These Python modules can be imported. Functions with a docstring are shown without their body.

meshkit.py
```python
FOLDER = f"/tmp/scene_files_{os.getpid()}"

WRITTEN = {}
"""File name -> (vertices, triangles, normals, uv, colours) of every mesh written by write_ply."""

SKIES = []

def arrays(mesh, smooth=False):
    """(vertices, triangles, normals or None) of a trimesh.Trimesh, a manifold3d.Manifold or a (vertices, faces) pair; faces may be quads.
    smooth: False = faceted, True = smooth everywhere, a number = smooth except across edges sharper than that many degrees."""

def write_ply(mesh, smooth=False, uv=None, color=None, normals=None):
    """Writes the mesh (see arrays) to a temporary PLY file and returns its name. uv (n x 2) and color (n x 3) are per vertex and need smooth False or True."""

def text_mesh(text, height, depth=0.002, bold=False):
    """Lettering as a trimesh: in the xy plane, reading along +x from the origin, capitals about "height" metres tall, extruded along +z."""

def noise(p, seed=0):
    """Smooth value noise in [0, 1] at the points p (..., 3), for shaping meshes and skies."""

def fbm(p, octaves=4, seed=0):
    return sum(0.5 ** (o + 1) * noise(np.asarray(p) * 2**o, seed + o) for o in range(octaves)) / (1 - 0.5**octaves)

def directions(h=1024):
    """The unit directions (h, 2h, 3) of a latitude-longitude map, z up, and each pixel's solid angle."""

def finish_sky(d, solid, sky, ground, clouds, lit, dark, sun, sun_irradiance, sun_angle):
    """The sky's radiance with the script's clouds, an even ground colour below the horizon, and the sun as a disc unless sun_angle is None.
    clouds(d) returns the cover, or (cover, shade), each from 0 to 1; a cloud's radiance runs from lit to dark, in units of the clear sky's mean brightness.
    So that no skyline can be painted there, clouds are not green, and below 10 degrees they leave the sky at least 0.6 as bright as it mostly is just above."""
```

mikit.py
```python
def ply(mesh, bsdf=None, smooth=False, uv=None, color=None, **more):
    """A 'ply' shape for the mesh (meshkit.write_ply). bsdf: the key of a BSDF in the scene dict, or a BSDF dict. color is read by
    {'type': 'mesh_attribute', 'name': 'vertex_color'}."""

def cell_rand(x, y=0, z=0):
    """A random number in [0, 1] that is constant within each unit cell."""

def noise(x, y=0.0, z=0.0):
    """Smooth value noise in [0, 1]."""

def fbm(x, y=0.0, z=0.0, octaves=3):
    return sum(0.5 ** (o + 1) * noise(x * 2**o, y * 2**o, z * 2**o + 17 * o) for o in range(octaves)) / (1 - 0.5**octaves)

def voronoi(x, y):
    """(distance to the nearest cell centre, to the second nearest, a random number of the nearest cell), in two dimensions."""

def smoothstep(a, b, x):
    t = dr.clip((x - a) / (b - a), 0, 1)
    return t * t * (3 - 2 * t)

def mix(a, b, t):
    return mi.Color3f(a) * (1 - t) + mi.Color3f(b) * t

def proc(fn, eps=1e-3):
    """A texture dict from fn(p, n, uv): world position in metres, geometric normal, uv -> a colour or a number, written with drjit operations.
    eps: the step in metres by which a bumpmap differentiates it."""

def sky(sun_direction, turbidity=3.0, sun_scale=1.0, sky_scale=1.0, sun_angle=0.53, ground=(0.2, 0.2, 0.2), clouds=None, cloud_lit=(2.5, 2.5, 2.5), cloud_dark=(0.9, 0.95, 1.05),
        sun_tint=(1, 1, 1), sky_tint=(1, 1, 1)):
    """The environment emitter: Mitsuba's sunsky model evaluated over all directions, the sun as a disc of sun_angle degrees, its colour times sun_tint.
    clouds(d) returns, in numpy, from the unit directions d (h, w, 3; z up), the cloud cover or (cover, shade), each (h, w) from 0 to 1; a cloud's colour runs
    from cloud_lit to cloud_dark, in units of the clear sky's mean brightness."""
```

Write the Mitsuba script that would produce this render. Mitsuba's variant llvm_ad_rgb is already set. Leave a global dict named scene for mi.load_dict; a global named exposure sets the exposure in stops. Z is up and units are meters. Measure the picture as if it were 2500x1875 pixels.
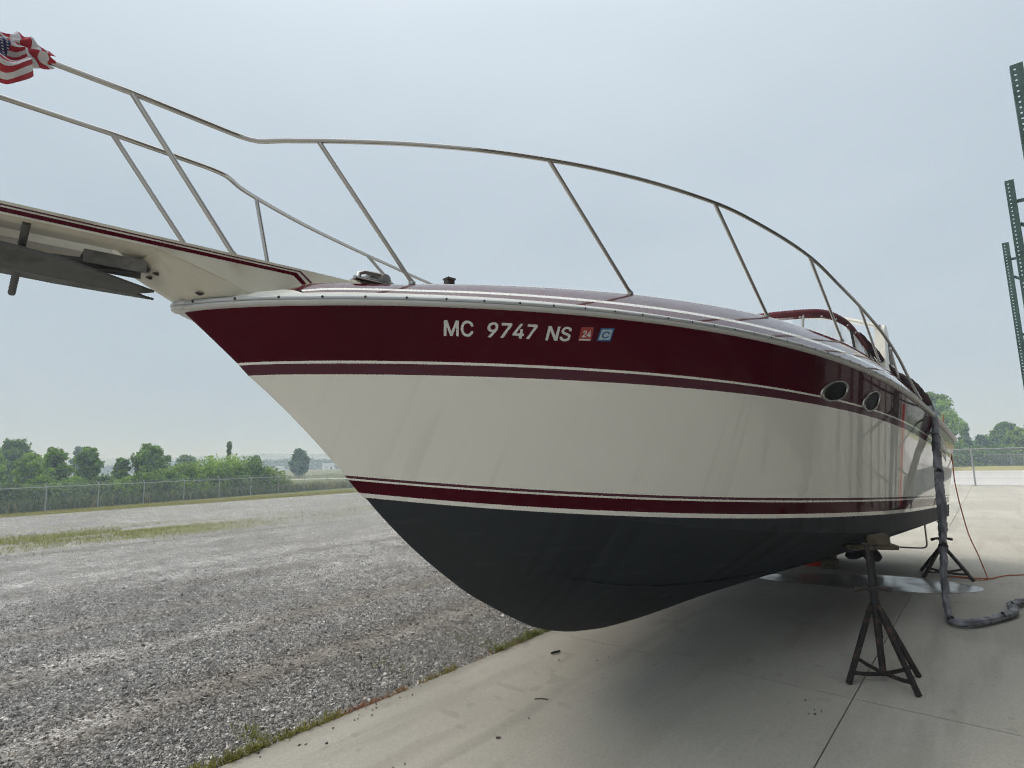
import math
import numpy as np
import trimesh
import drjit as dr
import mitsuba as mi
import mikit
import meshkit
from shapely.geometry import Polygon

T = mi.ScalarTransform4f
scene, labels = {}, {}

# ------------------------------------------------------------------ camera, sky, exposure
EYE = np.array([0.0, 0.0, 1.6])
FWD, UP = np.array([0.0, 0.99054, 0.13724]), np.array([0.02499, -0.13720, 0.99023])
scene['camera'] = {'type': 'perspective', 'fov': 85.18, 'fov_axis': 'x', 'near_clip': 0.05, 'far_clip': 9000.0,
                   'to_world': T().look_at(origin=EYE.tolist(), target=(EYE + FWD).tolist(), up=UP.tolist())}


def overcast(d):
    el = np.clip(d[..., 2], 0, 1)
    n = meshkit.fbm(d * np.array([1.6, 1.6, 3.2]) + 7.3, 4, 5)
    n2 = meshkit.fbm(d * np.array([5.0, 5.0, 9.0]) + 2.1, 4, 6)
    bright = 0.02 + 0.06 * el + 0.90 * el ** 5 + 0.11 * (n - 0.5) + 0.03 * (n2 - 0.5)
    return np.full(el.shape, 0.985), 1 - np.clip(bright, 0, 1)


scene['sky'] = mikit.sky((-0.80, 0.12, 0.95), turbidity=4, sun_scale=0.36, sun_angle=36, sun_tint=(0.93, 0.98, 1.06), clouds=overcast,
                         cloud_lit=(5.6, 5.85, 6.0), cloud_dark=(1.10, 1.35, 1.58), ground=(0.16, 0.16, 0.15))
exposure = 1.9

# ------------------------------------------------------------------ frames
AA = math.radians(40.43)
A2 = np.array([math.sin(AA), math.cos(AA)])          # along the apron and the workshop wall
B2 = np.array([-math.cos(AA), math.sin(AA)])         # away from the wall, towards the gravel lot
EDGE = 3.365                                         # apron edge
BO = np.array([-1.4783, 2.4953, 0.0])                # foot of the boat's stem
BU = np.array([0.70711, 0.70711, 0.0])               # boat: aft
BP = np.array([0.70711, -0.70711, 0.0])              # boat: to port


def ab(a, b, z=0.0):
    a, b, z = np.broadcast_arrays(np.asarray(a, float), b, z)
    return np.stack([a * A2[0] + b * B2[0], a * A2[1] + b * B2[1], z], -1)


def bw(L):
    L = np.asarray(L, float)
    return BO + L[..., 0:1] * BU + L[..., 1:2] * BP + L[..., 2:3] * np.array([0, 0, 1.0])


def ground_z(a, b):
    d = np.clip(np.maximum((b - EDGE) / 46.0, (a - 33.5) / 57.0), 0, 1)
    return -0.022 - 1.0 * d


# ------------------------------------------------------------------ materials
noise, fbm, voronoi, cell_rand, smoothstep, mix, proc = mikit.noise, mikit.fbm, mikit.voronoi, mikit.cell_rand, mikit.smoothstep, mikit.mix, mikit.proc


def rgb(*c):
    return {'type': 'rgb', 'value': list(c)}


def principled(key, color, rough=0.4, bump=None, bscale=None, **kw):
    d = {'type': 'principled', 'base_color': color if isinstance(color, dict) else rgb(*color), 'roughness': rough, **kw}
    if bump is not None:
        d = {'type': 'bumpmap', 'arbitrary': bump, 'scale': 1.0, 'bsdf': d}
    scene[key] = {'type': 'twosided', 'bsdf': d}
    return key


def grime(base, dark, s=3.0, amount=0.5):
    def f(p, n, uv):
        t = fbm(p.x * s, p.y * s, p.z * s, 4)
        return mix(base, dark, smoothstep(0.45, 0.8, t) * amount)
    return proc(f)


def vcol():
    return {'type': 'mesh_attribute', 'name': 'vertex_color'}


def gel_white(p, n, uv):
    t = fbm(p.x * 1.3, p.y * 1.3, p.z * 2.0, 3)
    st = smoothstep(0.62, 0.85, fbm((p.x + p.y) * 9.0, 3.0, p.z * 0.7, 3))
    return mix(mix((0.80, 0.785, 0.725), (0.77, 0.752, 0.69), t), (0.52, 0.49, 0.42), st * 0.22)


M_WHITE = principled('bsdf_gelcoat_white', proc(gel_white), 0.025, specular=0.5)
M_BURG = principled('bsdf_gelcoat_burgundy', grime((0.066, 0.0018, 0.0075), (0.054, 0.0016, 0.0062), 1.5, 1.0), 0.025, specular=0.08)
M_BURG_DECK = principled('bsdf_gelcoat_burgundy_deck', grime((0.066, 0.0035, 0.0095), (0.054, 0.003, 0.008), 1.5, 1.0), 0.04, specular=0.9)
M_MAUVE = principled('bsdf_gelcoat_mauve', (0.095, 0.030, 0.042), 0.06, specular=0.12)
M_DECK = principled('bsdf_deck_white', grime((0.62, 0.61, 0.55), (0.50, 0.48, 0.42), 5.0, 0.5), 0.30, specular=0.5, clearcoat=0.4)
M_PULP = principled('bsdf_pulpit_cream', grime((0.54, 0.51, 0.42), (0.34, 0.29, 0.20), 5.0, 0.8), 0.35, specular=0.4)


def bottom_paint(p, n, uv):
    t = fbm(p.x * 2.0, p.y * 2.0, p.z * 2.5, 4)
    streak = smoothstep(0.50, 0.75, fbm((p.x + p.y) * 8.0, 1.0, p.z * 0.9 + 4.0, 4))
    scuff = smoothstep(0.70, 0.80, fbm((p.x + p.y) * 3.0, 5.0, p.z * 22.0, 3))
    c = mix((0.019, 0.023, 0.026), (0.027, 0.032, 0.035), t)
    return mix(mix(c, (0.011, 0.013, 0.015), streak * 0.40), (0.075, 0.08, 0.08), scuff * 0.10)


M_BOTTOM = principled('bsdf_antifouling', proc(bottom_paint), 0.55, specular=0.22)
M_STEEL = principled('bsdf_stainless', (0.44, 0.43, 0.41), 0.08, metallic=1.0)
M_ALU = principled('bsdf_rub_rail', grime((0.50, 0.52, 0.52), (0.33, 0.34, 0.33), 12.0, 0.6), 0.28, specular=0.5, metallic=0.4)
M_GALV = principled('bsdf_galvanised', grime((0.20, 0.20, 0.20), (0.10, 0.105, 0.095), 14.0, 1.0), 0.6, specular=0.4)
M_GALVW = principled('bsdf_fence_steel', grime((0.36, 0.37, 0.37), (0.28, 0.29, 0.29), 2.0, 1.0), 0.5, metallic=0.2)
M_RUST = principled('bsdf_rusty_steel', grime((0.022, 0.020, 0.020), (0.085, 0.045, 0.032), 22.0, 0.9), 0.65)
M_BLACK = principled('bsdf_black', (0.012, 0.012, 0.013), 0.5)
M_DGLASS = principled('bsdf_dark_glass', (0.002, 0.002, 0.002), 0.25, specular=0.03)
M_LETTER = principled('bsdf_vinyl_white', (0.60, 0.60, 0.58), 0.35)
M_SRED = principled('bsdf_sticker_red', (0.30, 0.035, 0.030), 0.4)
M_SBLUE = principled('bsdf_sticker_blue', (0.020, 0.10, 0.25), 0.4)
M_SPALE = principled('bsdf_sticker_pale', (0.36, 0.46, 0.52), 0.4)
M_CANVAS = principled('bsdf_canvas_burgundy', grime((0.120, 0.018, 0.025), (0.080, 0.014, 0.020), 6.0, 1.0), 0.8, sheen=0.4)
M_VINYL = principled('bsdf_vinyl_trim', (0.50, 0.50, 0.48), 0.3)
scene['bsdf_pane'] = {'type': 'thindielectric', 'int_ior': 1.5}
M_PANE = 'bsdf_pane'
M_WOOD = principled('bsdf_timber', grime((0.12, 0.098, 0.064), (0.05, 0.040, 0.027), 18.0, 1.0), 0.8)
M_GREEN = principled('bsdf_rack_green', grime((0.075, 0.135, 0.128), (0.050, 0.090, 0.086), 5.0, 1.0), 0.5, specular=0.4)
M_ORANGE = principled('bsdf_orange_cord', (0.42, 0.10, 0.03), 0.5)
M_REDP = principled('bsdf_red_plastic', (0.55, 0.035, 0.012), 0.35)
M_SIDING = principled('bsdf_siding', grime((0.17, 0.165, 0.155), (0.12, 0.117, 0.11), 1.0, 1.0), 0.5)
M_DARKIN = principled('bsdf_doorway_dark', (0.03, 0.03, 0.03), 0.7)


def sleeve(p, n, uv):
    t = fbm(p.x * 16, p.y * 16, p.z * 5, 4)
    return mix((0.095, 0.097, 0.112), (0.28, 0.28, 0.31), smoothstep(0.30, 0.75, t))


M_SLEEVE = principled('bsdf_grey_sleeve', proc(sleeve), 0.55, sheen=0.3)


def flag_color(p, n, uv):
    u, v = uv.x, uv.y                                    # u along the stripes, v across them
    k = cell_rand(0, 0, 0) * 0 + v * 13.0
    odd = k - 2 * dr.floor(k * 0.5)
    c = dr.select(odd < 1.0, mi.Color3f(0.30, 0.018, 0.030), mi.Color3f(0.50, 0.49, 0.50))
    blue = (u < 0.97 - 0.25 * (1 - v)) & (v > 6.0 / 13.0)
    sx, sy = u * 27.0, v * 26.0
    fx, fy = sx - dr.floor(sx) - 0.5, sy - dr.floor(sy) - 0.5
    star = (fx * fx + fy * fy < 0.05)
    return dr.select(blue, dr.select(star, mi.Color3f(0.5), mi.Color3f(0.028, 0.030, 0.085)), c)


M_FLAG = principled('bsdf_flag', proc(flag_color), 0.8)


def fab(p):
    return p.x * float(A2[0]) + p.y * float(A2[1]), p.x * float(B2[0]) + p.y * float(B2[1])


def concrete(p, n, uv):
    a, b = fab(p)
    big = fbm(a * 0.7, b * 0.7, 0.0, 4)
    mid = fbm(a * 0.9 + 9, b * 6.0, 2.0, 4)
    fine = noise(a * 160, b * 160, 0.0)
    c = mix((0.345, 0.332, 0.294), (0.415, 0.400, 0.357), smoothstep(0.3, 0.75, big))
    c = mix(c, (0.315, 0.30, 0.26), smoothstep(0.52, 0.75, mid) * 0.45)
    c = mix(c, (0.46, 0.45, 0.42), smoothstep(0.72, 0.80, fbm(a * 2.2 + 31, b * 30, 1.0, 3)) * 0.18)
    spot = smoothstep(0.80, 0.86, noise(a * 11, b * 11, 3.0)) * smoothstep(0.5, 0.7, noise(a * 2, b * 2, 5.0))
    c = mix(c, (0.17, 0.155, 0.13), spot * 0.2)
    # tyre marks, hairline cracks, water stains
    wig = 0.10 * (fbm(a * 0.5, 2.0, 7.0, 3) - 0.5)
    for c0 in (2.35, 0.35):
        x = (b - c0 - 0.03 * a + wig) / 0.085
        c = mix(c, (0.20, 0.19, 0.17), dr.exp(-x * x) * 0.30 * smoothstep(0.35, 0.65, fbm(a * 1.1, b * 9, 3.0, 4)))
    cr = dr.abs(b - 1.75 + 0.28 * (fbm(a * 0.9, 4.0, 1.0, 5) - 0.5) - 0.10 * (a - 3))
    c = mix(c, (0.16, 0.15, 0.13), smoothstep(0.004, 0.001, cr) * 0.12 * smoothstep(0.4, 0.55, fbm(a * 1.4, 8.0, 2.0, 3)))
    st = fbm(a * 1.6 + 40, b * 1.6, 5.0, 5)
    c = mix(c, (0.26, 0.25, 0.225), smoothstep(0.006, 0.0, dr.abs(st - 0.56)) * 0.20)
    c = mix(c, (0.22, 0.205, 0.17), smoothstep(0.14, 0.0, EDGE - b + 0.10 * (fbm(a * 3, b * 3, 2.0, 3) - 0.5)) * 0.45)
    return c * (0.90 + 0.20 * fine)


M_CONC = principled('bsdf_concrete', proc(concrete), 0.8, specular=0.12)


def ground_color(p, n, uv):
    a, b = fab(p)
    d1, d2, r1 = voronoi(a * 34, b * 34)
    e1, e2, r2 = voronoi(a * 15 + 3, b * 15)
    v = 0.19 + 0.50 * r1 * r1 + 0.12 * (r2 - 0.5)
    v = v * smoothstep(0.0, 0.28, d2 - d1) + 0.05
    v = dr.select(r1 > 0.94, 0.60, v)
    pat = fbm(a * 0.35, b * 0.35, 0.0, 4)
    v = v * (0.80 + 0.42 * pat) * (0.88 + 0.26 * fbm(a * 0.12, b * 1.3, 6.0, 3)) * (0.74 + 0.52 * noise(a * 7, b * 7, 1.0)) * (0.84 + 0.32 * noise(a * 2.2, b * 2.6, 2.0))
    grav = mi.Color3f(v * 1.0, v * 0.965, v * 0.925)
    wob = 0.22 * (fbm(a * 0.5, b * 0.2, 0.0, 3) - 0.5)
    tr = mi.Float(0)
    for c, w in ((4.72, 0.32), (6.35, 0.36), (8.05, 0.30), (9.7, 0.34), (11.4, 0.32), (13.2, 0.4), (15.0, 0.4), (17.6, 0.4)):
        x = (b - c + wob * 2.0) / w
        tr = dr.maximum(tr, dr.exp(-x * x))
    tr = tr * (0.35 + 0.65 * smoothstep(0.30, 0.60, fbm(a * 0.45 + 5, b * 0.6, 4.0, 3))) * (1 - 0.5 * smoothstep(8.5, 12.0, b))
    grav = mix(grav, mi.Color3f(0.150, 0.132, 0.112) * (0.55 + 0.9 * r1), tr * 0.72)
    # grass strips
    n1 = fbm(a * 0.22, b * 0.5, 8.0, 4)
    n2 = fbm(a * 1.5, b * 2.2, 9.0, 3)
    g1 = smoothstep(0.30, 0.52, n1 + 0.35 * (n2 - 0.5)) * smoothstep(18.0, 20.5, b) * smoothstep(27.0, 24.0, b) * (0.12 + 0.88 * smoothstep(12.0, 6.0, a))
    bf = b - 0.075 * a
    g2 = smoothstep(42.6, 44.6, bf + 2.4 * (n2 - 0.5))
    g3 = smoothstep(0.56, 0.70, n2) * 0.5 * smoothstep(14.0, 24.0, b)
    gcol = mix((0.175, 0.195, 0.060), (0.260, 0.240, 0.100), fbm(a * 0.8, b * 0.8, 3.0, 4))
    yel = mix((0.27, 0.235, 0.10), (0.19, 0.19, 0.07), n2)
    grav = mix(grav, gcol, dr.clip(dr.maximum(g1, g3), 0, 1) * 0.85)
    grav = mix(grav, yel, g2)
    field = mix((0.13, 0.155, 0.070), (0.235, 0.225, 0.120), fbm(a * 0.03, b * 0.03, 1.0, 4))
    grav = mix(grav, field, smoothstep(50.5, 52.0, bf))
    # the lane and verge beyond the end of the apron
    lane_v = 0.30 + 0.10 * noise(a * 0.16, 0.0, 3.0) + 0.05 * noise(a * 3, b * 0.4, 1.0)
    lane = mi.Color3f(lane_v, lane_v * 0.98, lane_v * 0.96)
    far = mix(lane, yel * 1.05, smoothstep(90.0, 93.0, a))
    far = mix(far, mi.Color3f(0.10, 0.13, 0.05), smoothstep(114.0, 117.0, a))
    right = smoothstep(33.4, 33.6, a) * smoothstep(18.0, 15.0, b)
    return mix(grav, far, right)


def ground_bump(p, n, uv):
    a, b = fab(p)
    d1, d2, r1 = voronoi(a * 34, b * 34)
    e1, e2, r2 = voronoi(a * 15 + 3, b * 15)
    return (0.011 * r1 * smoothstep(0.0, 0.5, d2 - d1) + 0.010 * r2 * smoothstep(0, 0.6, e2 - e1)) * smoothstep(EDGE, EDGE + 0.3, b)


M_GROUND = principled('bsdf_ground', proc(ground_color), 0.9, bump=proc(ground_bump, 0.004), specular=0.25)
M_STONE = principled('bsdf_stones', vcol(), 0.8, specular=0.35)


def wet_rough(p, n, uv):
    return 0.16 + 0.22 * smoothstep(0.45, 0.75, fbm(p.x * 5, p.y * 5, 2.0, 4))


M_WET = principled('bsdf_wet_concrete', grime((0.20, 0.19, 0.17), (0.13, 0.125, 0.115), 5.0, 1.0), proc(wet_rough), specular=0.6)
scene['bsdf_leaf'] = {'type': 'principledthin', 'base_color': vcol(), 'roughness': 0.6, 'diff_trans': 0.9, 'spec_trans': 0.0}
M_LEAF = 'bsdf_leaf'
M_BARK = principled('bsdf_bark', grime((0.10, 0.085, 0.065), (0.05, 0.042, 0.033), 6.0, 1.0), 0.9)


# ------------------------------------------------------------------ helpers
def numbered(key):
    if key not in scene and key not in labels:
        return key
    i = 1
    while f'{key}_{i:03d}' in scene or f'{key}_{i:03d}' in labels:
        i += 1
    return f'{key}_{i:03d}'


def thing(name, label, cat=None, group=None, kind=None):
    key = numbered(name)
    labels[key] = {'label': label}
    for k, v in (('category', cat), ('group', group), ('kind', kind)):
        if v:
            labels[key][k] = v
    return key


def put(parent, name, mesh, bsdf, smooth=False, label=None, kind=None, **kw):
    key = numbered(f'{parent}__{name}') if name else parent
    scene[key] = mikit.ply(mesh, bsdf, smooth, **kw)
    if name and (label or kind):
        labels[key] = {k: v for k, v in (('label', label), ('kind', kind)) if v}
    return key


def put_n(parent, name, v, f, n, bsdf, label=None):
    key = numbered(f'{parent}__{name}')
    scene[key] = {'type': 'ply', 'filename': meshkit.write_ply((v, f), normals=n), 'face_normals': False, 'bsdf': {'type': 'ref', 'id': bsdf}}
    if label:
        labels[key] = {'label': label}
    return key


def join(ms):
    ms = [m for m in ms if len(m.faces)]
    return trimesh.util.concatenate(ms)


def tube(pts, r, n=10, cap=True):
    P = np.asarray(pts, float)
    R = np.broadcast_to(np.asarray(r, float), len(P))
    t = np.gradient(P, axis=0)
    t /= np.linalg.norm(t, axis=1, keepdims=True) + 1e-12
    u = np.cross(t[0], [0, 0, 1.0])
    if np.linalg.norm(u) < 0.1:
        u = np.cross(t[0], [1.0, 0, 0])
    u /= np.linalg.norm(u)
    ang = np.arange(n) / n * 2 * np.pi
    V = []
    for i in range(len(P)):
        u = u - (u @ t[i]) * t[i]
        u /= np.linalg.norm(u)
        w = np.cross(t[i], u)
        V.append(P[i] + R[i] * (np.cos(ang)[:, None] * u + np.sin(ang)[:, None] * w))
    V = np.vstack(V)
    k, j = np.meshgrid(np.arange(len(P) - 1), np.arange(n), indexing='ij')
    a, b = k * n + j, k * n + (j + 1) % n
    F = np.vstack([np.stack([a, b, b + n], -1).reshape(-1, 3), np.stack([a, b + n, a + n], -1).reshape(-1, 3)])
    if cap:
        V = np.vstack([V, P[:1], P[-1:]])
        j = np.arange(n)
        e = (len(P) - 1) * n
        F = np.vstack([F, np.stack([np.full(n, len(V) - 2), (j + 1) % n, j], 1), np.stack([np.full(n, len(V) - 1), e + j, e + (j + 1) % n], 1)])
    return trimesh.Trimesh(V, F, process=False)


def smooth_path(pts, step=0.05):
    from scipy.interpolate import PchipInterpolator
    P = np.asarray(pts, float)
    d = np.r_[0, np.cumsum(np.linalg.norm(np.diff(P, axis=0), axis=1))]
    s = np.linspace(0, d[-1], max(3, int(d[-1] / step)))
    return np.stack([PchipInterpolator(d, P[:, k])(s) for k in range(3)], 1)


def box(c, size, axes=None, bevel=0.0):
    """A box with centre c, full sizes, axes = three unit row vectors."""
    m = trimesh.creation.box(size)
    if bevel:
        import manifold3d as m3
        h = np.asarray(size) / 2 - bevel
        pts = []
        for sx in (-1, 1):
            for sy in (-1, 1):
                for sz in (-1, 1):
                    q = np.array([sx, sy, sz]) * h
                    for k in range(3):
                        e = np.zeros(3)
                        e[k] = bevel * [sx, sy, sz][k]
                        pts.append(q + e)
        m = trimesh.Trimesh(np.array(pts)).convex_hull
    V = np.asarray(m.vertices)
    if axes is not None:
        V = V @ np.asarray(axes)
    return trimesh.Trimesh(V + np.asarray(c), m.faces, process=False)


def beam(p, q, w, h, up=(0, 0, 1.0)):
    """A bar of section w x h from p to q."""
    p, q = np.asarray(p, float), np.asarray(q, float)
    x = q - p
    L = np.linalg.norm(x)
    x /= L
    y = np.cross(up, x)
    if np.linalg.norm(y) < 1e-3:
        y = np.cross([1.0, 0, 0], x)
    y /= np.linalg.norm(y)
    return box((p + q) / 2, (L, w, h), np.array([x, y, np.cross(x, y)]))


def grid_faces(nr, nc):
    i, j = np.meshgrid(np.arange(nr - 1), np.arange(nc - 1), indexing='ij')
    a = (i * nc + j).ravel()
    return np.vstack([np.stack([a, a + 1, a + nc + 1], 1), np.stack([a, a + nc + 1, a + nc], 1)])


def grid_normals(G):
    d0, d1 = np.gradient(G, axis=0), np.gradient(G, axis=1)
    n = np.cross(d1, d0)
    return n / (np.linalg.norm(n, axis=-1, keepdims=True) + 1e-12)


def surface(G):
    return trimesh.Trimesh(G.reshape(-1, 3), grid_faces(*G.shape[:2]), process=False)


BAX = np.array([BU, BP, [0, 0, 1.0]])


def bbox(c, size, bevel=0.0):
    return box(bw(np.asarray(c, float)), size, BAX, bevel)


def extrude_st(poly, z0, z1):
    """A shapely polygon in the boat's (s, t) plane, extruded from z0 to z1."""
    m = trimesh.creation.extrude_polygon(poly, z1 - z0, engine='earcut')
    L = np.asarray(m.vertices) + [0, 0, z0]
    return trimesh.Trimesh(bw(L), m.faces[:, ::-1], process=False)


def extrude_sz(poly, t0, t1):
    m = trimesh.creation.extrude_polygon(poly, t1 - t0, engine='earcut')
    V = np.asarray(m.vertices)
    L = np.stack([V[:, 0], V[:, 2] + t0, V[:, 1]], 1)
    return trimesh.Trimesh(bw(L), m.faces, process=False)


# ------------------------------------------------------------------ ground
def axis(breaks):
    out = []
    for lo, hi, n in breaks:
        out.append(np.linspace(lo, hi, n, endpoint=False))
    return np.r_[np.concatenate(out), breaks[-1][1]]


ga = axis([(-1500, -60, 20), (-60, -8, 26), (-8, 34, 60), (34, 100, 40), (100, 1500, 24)])
gb = axis([(-1500, -60, 20), (-60, -6, 12), (-6, 3.2, 12), (3.2, 3.5, 4), (3.5, 12, 30), (12, 60, 50), (60, 1500, 26)])
AG, BG = np.meshgrid(ga, gb, indexing='ij')
ZG = ground_z(AG, BG)
bump_r = np.exp(-((BG - 4.72) / 0.3) ** 2) + np.exp(-((BG - 6.35) / 0.35) ** 2) + np.exp(-((BG - 8.6) / 0.35) ** 2)
ZG = ZG - np.where(BG > EDGE, 0.014 * bump_r, 0) - np.where((BG < EDGE - 0.02) & (AG < 33.4), 0.2, 0)
labels['ground'] = {'label': 'grey gravel lot with brown wheel tracks and strips of grass', 'kind': 'structure'}
scene['ground'] = mikit.ply(surface(ab(AG, BG, ZG)), M_GROUND, True)

labels['concrete_apron'] = {'label': 'pale concrete slabs under the boat', 'kind': 'structure'}
bl = [EDGE, 0.875, -1.615, -4.1]
al = [-13.1, -9.6, -6.1, -2.6, 0.9, 4.4, 7.72, 11.2, 14.7, 18.3, 22.0, 25.6, 29.5, 33.5]
for i in range(len(al) - 1):
    for j in range(len(bl) - 1):
        if j == 2 and al[i] > 10:
            continue
        g = 0.004
        a0, a1, b0, b1 = al[i] + g * (1 if i else 0), al[i + 1] - g, bl[j + 1] + g, bl[j] - (g if j else 0)
        if j == 0:                                       # the slightly ragged outer edge
            n = 60
            xs = np.linspace(a0, a1, n)
            ys = b1 - 0.022 * meshkit.fbm(np.stack([xs * 4, xs * 0, xs * 0], 1), 4, 3) + 0.011
            poly = Polygon(np.r_[[[a0, b0]], [[a1, b0]], np.stack([xs, ys], 1)[::-1]])
        else:
            poly = Polygon([(a0, b0), (a1, b0), (a1, b1), (a0, b1)])
        m = trimesh.creation.extrude_polygon(poly, 0.15, engine='earcut')
        V = np.asarray(m.vertices)
        put('concrete_apron', 'slab', trimesh.Trimesh(ab(V[:, 0], V[:, 1], V[:, 2] - 0.15), m.faces, process=False), M_CONC)
# the bed seen at the bottom of the joints
labels['joint_bed'] = {'label': 'dark bed under the slab joints', 'kind': 'structure'}
scene['joint_bed'] = mikit.ply(box(ab(10.2, -0.36, -0.09), (46.5, 7.3, 0.06), np.array([[*A2, 0], [*B2, 0], [0, 0, 1.0]])), M_BLACK)

labels['wet_patch'] = {'label': 'shiny streak of water on the concrete below the hull', 'kind': 'structure'}
pp = np.array([(3.05, 7.75), (3.6, 7.83), (4.3, 7.72), (4.95, 7.52), (5.35, 7.12), (5.45, 6.72), (5.2, 6.57), (4.78, 6.55), (4.3, 6.72), (3.9, 7.0), (3.4, 7.3)])
th = np.linspace(0, 1, 120, endpoint=False)
loop = np.stack([np.interp(th, np.linspace(0, 1, len(pp) + 1), np.r_[pp[:, k], pp[:1, k]]) for k in (0, 1)], 1)
from scipy.ndimage import gaussian_filter1d
loop = gaussian_filter1d(loop, 3, axis=0, mode='wrap')
loop += 0.03 * (meshkit.fbm(np.c_[loop * 6, np.zeros(len(loop))], 3, 2) - 0.5)[:, None]
pv, pf = trimesh.creation.triangulate_polygon(Polygon(loop), engine='earcut')
scene['wet_patch'] = mikit.ply((np.c_[pv, np.full(len(pv), 0.004)], pf), M_WET)

# ------------------------------------------------------------------ loose gravel in the foreground (real stones)
rng = np.random.default_rng(11)
ICO = trimesh.Trimesh(np.array([[1, 0, 0], [-1, 0, 0], [0, 1, 0], [0, -1, 0], [0, 0, 1], [0, 0, -1.0]]), np.array([[0, 2, 4], [2, 1, 4], [1, 3, 4], [3, 0, 4], [2, 0, 5], [1, 2, 5], [3, 1, 5], [0, 3, 5]]), process=False)


def stones(a, b, z, size, col, rng):
    n = len(a)
    V0, F0 = np.asarray(ICO.vertices), np.asarray(ICO.faces)
    V = V0[None] * (1 + 0.28 * rng.standard_normal((n, 6, 1)).clip(-1.5, 1.5))
    V *= size[:, None, None] * rng.uniform(0.65, 1.25, (n, 1, 3)) * np.array([1.25, 1.0, 0.75])
    th = rng.uniform(0, 6.28, n)
    ti = rng.normal(0, 0.5, n)
    c, s = np.cos(ti)[:, None], np.sin(ti)[:, None]
    y, zz = V[..., 1] * c - V[..., 2] * s, V[..., 1] * s + V[..., 2] * c
    c, s = np.cos(th)[:, None], np.sin(th)[:, None]
    V = np.stack([V[..., 0] * c - y * s, V[..., 0] * s + y * c, zz], -1) + ab(a, b, z)[:, None, :]
    F = (F0[None] + 6 * np.arange(n)[:, None, None]).reshape(-1, 3)
    return V.reshape(-1, 3), F, np.repeat(col, 6, axis=0)


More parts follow.
